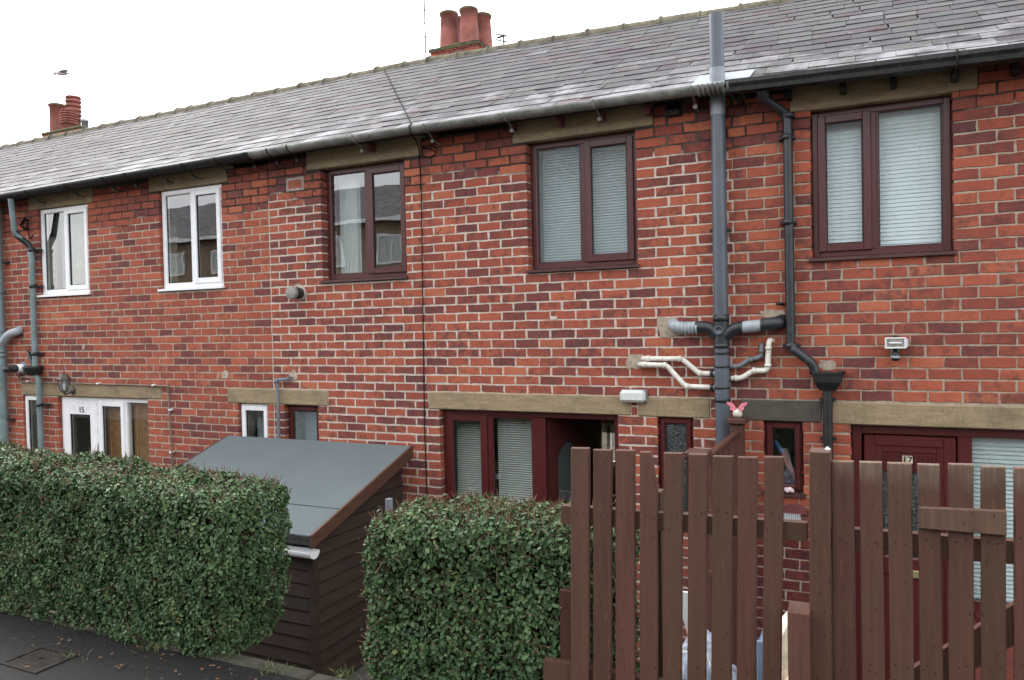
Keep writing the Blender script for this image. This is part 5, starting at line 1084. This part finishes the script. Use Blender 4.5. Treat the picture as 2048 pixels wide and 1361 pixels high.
for i, (l, r, t, lb, rb) in enumerate([(310, 433, 170, 320, 448), (463, 587, 174, 478, 605), (615, 748, 180, 632, 762), (780, 900, 187, 795, 920), (948, 1085, 186, 950, 1087), (1125, 1260, 199, 1127, 1264), (1305, 1440, 205, 1308, 1444), (1480, 1610, 210, 1484, 1616)]):
    slat(gt, f(l, t), f(r, t+3), f(lb, 1361), f(rb, 1361), PV+.05, 'fence_gate')
rail(gt, (1668, 1056), (2090, 1088), 46, FY+.022, 'fence'); a, b = W(1668, 1500, FY), W(2090, 1500, FY); MB().box(a.x, b.x, FY+.022, FY+.057, PV+.15, PV+.25).build('rail', 'fence', gt)
A, B = W(1770, 1372, FY+.03), W(2090, 1168, FY+.03); n_ = Vector((-(B.z-A.z), 0, B.x-A.x)).normalized()*-.09
fixnormals(MB().prism([A+Vector((0, -.006, 0)), B+Vector((0, -.006, 0)), B+n_+Vector((0, -.006, 0)), A+n_+Vector((0, -.006, 0))], (0, .03, 0)).build('brace', 'fence', gt))
slat(gt, f(785, 421), f(1265, 441), f(785, 545), f(1265, 567), W(*f(1000, 556), FY-.02).z, 'fence_worn', .019, FY-.0205, 'latch_board')

# ------------------------------------------------------------------ things in the yards, glimpsed over and through the fence
bx = -.95; bal = thing('balustrade', 'red brown timber balustrade with posts and spindles dividing the two yards', 'balustrade', (bx, -.95, 0)); zr = 2.075
for yy, zt_ in ((-.2, 2.12), (-1.62, 2.10)):
    MB().box(bx-.045, bx+.045, yy-.045, yy+.045, 0, zt_, .005).build('post', 'rail', bal); MB().box(bx-.07, bx+.07, yy-.07, yy+.07, zt_, zt_+.045, .01).build('post_cap', 'rail', bal)
MB().box(bx-.024, bx+.024, -1.575, -.245, zr-.028, zr, .006).build('handrail', 'rail', bal); MB().box(bx-.025, bx+.025, -1.575, -.245, 1.32, 1.37, .006).build('bottom_rail', 'rail', bal)
n = 10
for k in range(n): yy = -1.48+1.14*k/(n-1); MB().lathe((bx, yy, 1.365), [(.015, 0), (.015, .08), (.010, .1), (.014, .2), (.010, .34), (.014, .5), (.010, .58), (.015, .685)], 8).build('spindle', 'rail', bal)
for k in range(9): yy = -1.58+1.36*k/8; MB().box(bx-.012, bx+.012, yy-.065, yy+.065, .02, 1.318, .004).build('board', 'rail', bal)
# butterfly ornament on the far post
q = Vector((bx, -.2, 2.166)); t = thing('ornament', 'white ball ornament with pink butterfly on the balustrade post', 'ornament', q)
MB().lathe(q, [(.0, 0), (.025, .004), (.037, .028), (.032, .05), (.016, .066), (0, .07)], 16).build('ball', plain('shell_white', (.62, .58, .5), .5, .5, .3, 60), t)
pk = plain('pink_wing', (.75, .22, .28), .5, .5, .1, 60)
for sg in (-1, 1): MB().prism([q+Vector((sg*.004, -.02, .07)), q+Vector((sg*.03, -.02, .108)), q+Vector((sg*.075, -.025, .122)), q+Vector((sg*.072, -.02, .1)), q+Vector((sg*.05, -.02, .082)), q+Vector((sg*.05, -.02, .062)), q+Vector((sg*.025, -.02, .052))], (0, .004, 0)).build('wing', pk, t)
# sill ornaments and rolled umbrella in the narrow window of number 17
w0 = op17['G4']
def bow(px, py, label):
    q = W(px, py, -.02); t = thing('ornament', label, 'ornament', (q.x, -.02, w0[2]+.03)); mt = plain('pinkish_ceramic', (.68, .55, .56), .5, .5, .1, 50)
    mb = MB()
    for k in range(6): a_ = k*PI/3; mb.lathe((q.x+.022*math.cos(a_), -.015+.012*math.sin(a_), w0[2]+.028+.006*(k % 2)), [(0, 0), (.014, .005), (.016, .018), (.009, .032), (0, .036)], 10)
    mb.build('petals', mt, t); MB().lathe((q.x, -.02, w0[2]+.03), [(0, 0), (.012, .01), (.012, .035), (0, .045)], 10).build('centre', 'white_plastic', t); return t
bow(1578, 983, 'pale pink shell-like ornament on the sill of the narrow right window')
u = thing('rolled_umbrella', 'rolled blue and red umbrella leaning inside the narrow right window', 'umbrella', W(1605, 985, .12))
A, B = W(1551, 882, .12), W(1602, 975, .12); MB().tube([A, A.lerp(B, .25)], [.012, .02], 10).build('tip', plain('blue_cloth', (.05, .16, .42), .6), u); MB().tube([A.lerp(B, .25), A.lerp(B, .7), B], [.02, .026, .022], 10).build('canopy', plain('red_cloth', (.33, .06, .06), .7), u)
# white slatted box with dark curved hood under that sill
a, b = W(1567, 1052, -.1), W(1600, 1028, -.1); t = thing('wall_box', 'small white ribbed box with dark curved hood under the narrow right window', 'box', ((a.x+b.x)/2, -.06, a.z))
MB().box(a.x, b.x, -.1, .0, a.z-.05, b.z, .004).build('box', 'white_plastic', t)
for k in range(9): xx = a.x+(b.x-a.x)*(k+.5)/9; MB().box(xx-.002, xx+.002, -.104, -.0995, a.z-.04, b.z-.008).build('rib', 'pipe_grey', t)
MB().prism([(a.x-.02, -.11, b.z)]+[(a.x-.02+(b.x-a.x+.07)*(1-math.cos(PI*k/8))/2, -.11, b.z+.05*math.sin(PI*k/8)) for k in range(1, 8)]+[(b.x+.05, -.11, b.z)], (0, .105, 0)).build('hood', M['plum'], t)
# bags and clutter
def crumple(name, label, c, r, mat, cat, seed, group=None, sub=3):
    bm = bmesh.new(); bmesh.ops.create_icosphere(bm, subdivisions=sub, radius=1)
    for v in bm.verts:
        n = mnoise.noise(v.co*1.6+Vector((seed, 0, 0)))*.35+abs(mnoise.noise(v.co*4.2+Vector((0, seed, 0))))*.22; v.co = v.co*(1+n); v.co = Vector((v.co.x*r[0], v.co.y*r[1], v.co.z*r[2]))
    lo = min(v.co.z for v in bm.verts)
    mb = MB(); bm.verts.index_update(); mb.add([Vector(c)+v.co-Vector((0, 0, lo)) for v in bm.verts], [[v.index for v in f_.verts] for f_ in bm.faces], False); bm.free()
    return tag(mb.build(name, mat), label, cat, group)
pb = plain('clear_blue_plastic', (.30, .34, .42), .18, .5, .5, 18); pw = plain('cream_plastic', (.62, .52, .40), .3, .5, .25, 10); tl = plain('teal_plastic', (.03, .38, .30), .3, .5, .2, 14)
crumple('plastic_bag', 'crumpled clear bluish plastic sheeting behind the middle of the fence', (-.78, -2.2, .0), (.30, .22, .60), pb, 'plastic sheet', 1.3)
crumple('plastic_bag', 'cream and clear crumpled bag behind the right end of the fence', (-.36, -2.1, .0), (.22, .2, .58), pw, 'bag', 4.1)
crumple('plastic_bag', 'teal green bin bag behind the gate', (W(2012, 1300, -2.4).x+.06, -2.4, .8), (.16, .14, .2), tl, 'bag', 7.7)
st_ = W(2012, 1330, -2.4); MB().box(st_.x-.35, st_.x+.5, -2.75, -2.1, 0, .8, .02).build('yard_step', 'concrete'); tag(bpy.data.objects['yard_step'], 'concrete block carrying the teal bag behind the gate', 'step')
A, B = W(1366, 1192, -2.3), W(1386, 1262, -2.3); d = (B-A).normalized(); e_ = A+d*((0-A.z)/d.z); A -= d*.02; mb = MB(); sd2 = Vector((.035, 0, 0)); mb.prism([A-sd2, A+sd2, e_+sd2, e_-sd2], (0, .015, 0)); tag(fixnormals(mb.build('white_plank', 'white_plastic')), 'white plank leaning behind the middle of the fence', 'plank')
q = W(1572, 1290, -1.6); t = thing('plastic_crate', 'blue grey plastic crate behind the short stub post', 'crate', (q.x, -1.6, 0))
cm = plain('blue_grey_plastic', (.16, .23, .33), .4); frame_bars(MB(), q.x-.14, q.x+.14, .0, q.z+.06, -1.75, -1.73, .05).build('front', cm, t); MB().box(q.x-.135, q.x+.135, -1.735, -1.45, .01, q.z+.05, .01).build('body', cm, t)

# ------------------------------------------------------------------ pavement details
a = [G(18, 1330, PV), G(60, 1308, PV), G(118, 1322, PV), G(70, 1346, PV)]
ic = thing('inspection_cover', 'rusty rectangular inspection cover set in the pavement at the lower left', 'cover', sum(a, Vector())/4)
cc = sum(a, Vector())/4+Vector((.0, .03, 0)); x0, x1 = cc.x-.115, cc.x+.115; y0, y1 = cc.y-.085, cc.y+.085
MB().box(x0, x1, y0, y1, PV-.02, PV+.006, .002).build('plate', 'rust', ic); frame_bars(MB(), x0-.02, x1+.02, PV-.02, PV+.0, y0, y1, .02, 0) if False else None
mb = MB(); mb.box(x0-.025, x0-.005, y0-.025, y1+.025, PV-.02, PV+.009); mb.box(x1+.005, x1+.025, y0-.025, y1+.025, PV-.02, PV+.009); mb.box(x0-.005, x1+.005, y0-.025, y0-.005, PV-.02, PV+.0085); mb.box(x0-.005, x1+.005, y1+.005, y1+.025, PV-.02, PV+.0085); mb.build('frame', 'rust', ic)
mb = MB(); rr = random.Random(5)
for i in range(5):
    for j in range(4): mb.box(x0+.02+i*.041, x0+.042+i*.041, y0+.02+j*.036, y0+.034+j*.036, PV+.005, PV+.0075)
mb.build('tread', 'rust', ic)
mb = MB()
for px, py, nb in ((458, 1318, 60), (550, 1345, 90), (690, 1356, 60), (300, 1300, 25), (120, 1250, 20), (150, 1318, 14)):
    c = G(px, py, PV)
    for k in range(nb):
        p = c+Vector((rr.gauss(0, .035), rr.gauss(0, .02), .0)); h = rr.uniform(.02, .06); l = Vector((rr.gauss(0, .6), rr.gauss(0, .6), 1)).normalized()*h; s_ = Vector((rr.uniform(-1, 1), rr.uniform(-1, 1), 0)).normalized()*.0022
        mb.add([p-s_, p+s_, p+l*.6+s_*.6+Vector((0, 0, .002)), p+l*.6-s_*.6, p+l+Vector((l.x, l.y, 0))*.5], [(0, 1, 2, 3), (3, 2, 4)])
tag(mb.build('grass', 'grass'), 'small grass tufts along the mossy kerb', 'grass', kind='stuff')
mb = MB()
for k in range(260):
    x = rr.uniform(-5.6, -1.6); y = -3.4-abs(rr.gauss(0, .22)); a_ = rr.uniform(0, 2*PI); s_ = rr.uniform(.004, .013); p = Vector((x, y, PV+.016)); u1 = Vector((math.cos(a_), math.sin(a_), rr.uniform(-.2, .3)))*s_; u2 = Vector((-math.sin(a_), math.cos(a_), rr.uniform(-.2, .3)))*s_*.55
    mb.add([p-u1, p+u2, p+u1, p-u2+Vector((0, 0, s_*.3))], [(0, 1, 2, 3)])
tag(mb.build('leaf_litter', 'litter'), 'scattered dead leaves and bits on the damp pavement', 'leaf litter', kind='stuff')

# ------------------------------------------------------------------ house across the road, seen only in the window reflections
oh = thing('terraced_house', 'brown brick house across the road, seen only mirrored in the upstairs windows', 'house', (-12, -20, PV), None)
bw_ = plain('brown_brick_wall', (.33, .24, .17), .9, .1, .3, 6); MB().box(-34, 22, -26, -20, PV, 7.45).build('wall', bw_, oh)
MB().add([(-35, -19.6, 7.3), (23, -19.6, 7.3), (23, -23, 9.5), (-35, -23, 9.5), (-35, -26.4, 7.3), (23, -26.4, 7.3)], [(0, 1, 2, 3), (3, 2, 5, 4), (0, 3, 4), (1, 5, 2), (0, 4, 5, 1)]).build('roof', plain('brown_roof_tiles', (.2, .19, .2), .9, .1, .3, 4), oh)
MB().box(-34, 22, -19.75, -19.6, 7.2, 7.35).build('gutter', 'upvc_white', oh)
for x in np.arange(-31, 21, 3.1):
    for z in (2.6, 5.55):
        wn = frame_bars(MB(), x, x+1.3, z, z+1.15, -20.03, -19.95, .09, 0); wn.box(x+.62, x+.70, -20.03, -19.95, z, z+1.15); wn = wn.build('window', 'upvc_white', oh); MB().box(x+.05, x+1.25, -19.99, -19.98, z+.05, z+1.1).build('pane', plain('pane_grey', (.5, .53, .53), .3) if x == -31 and z == 2.6 else bpy.data.materials['pane_grey'], wn)
MB().box(-34, 22, -20.01, -19.97, 4.75, 4.95).build('band_course', 'white_plastic', oh)
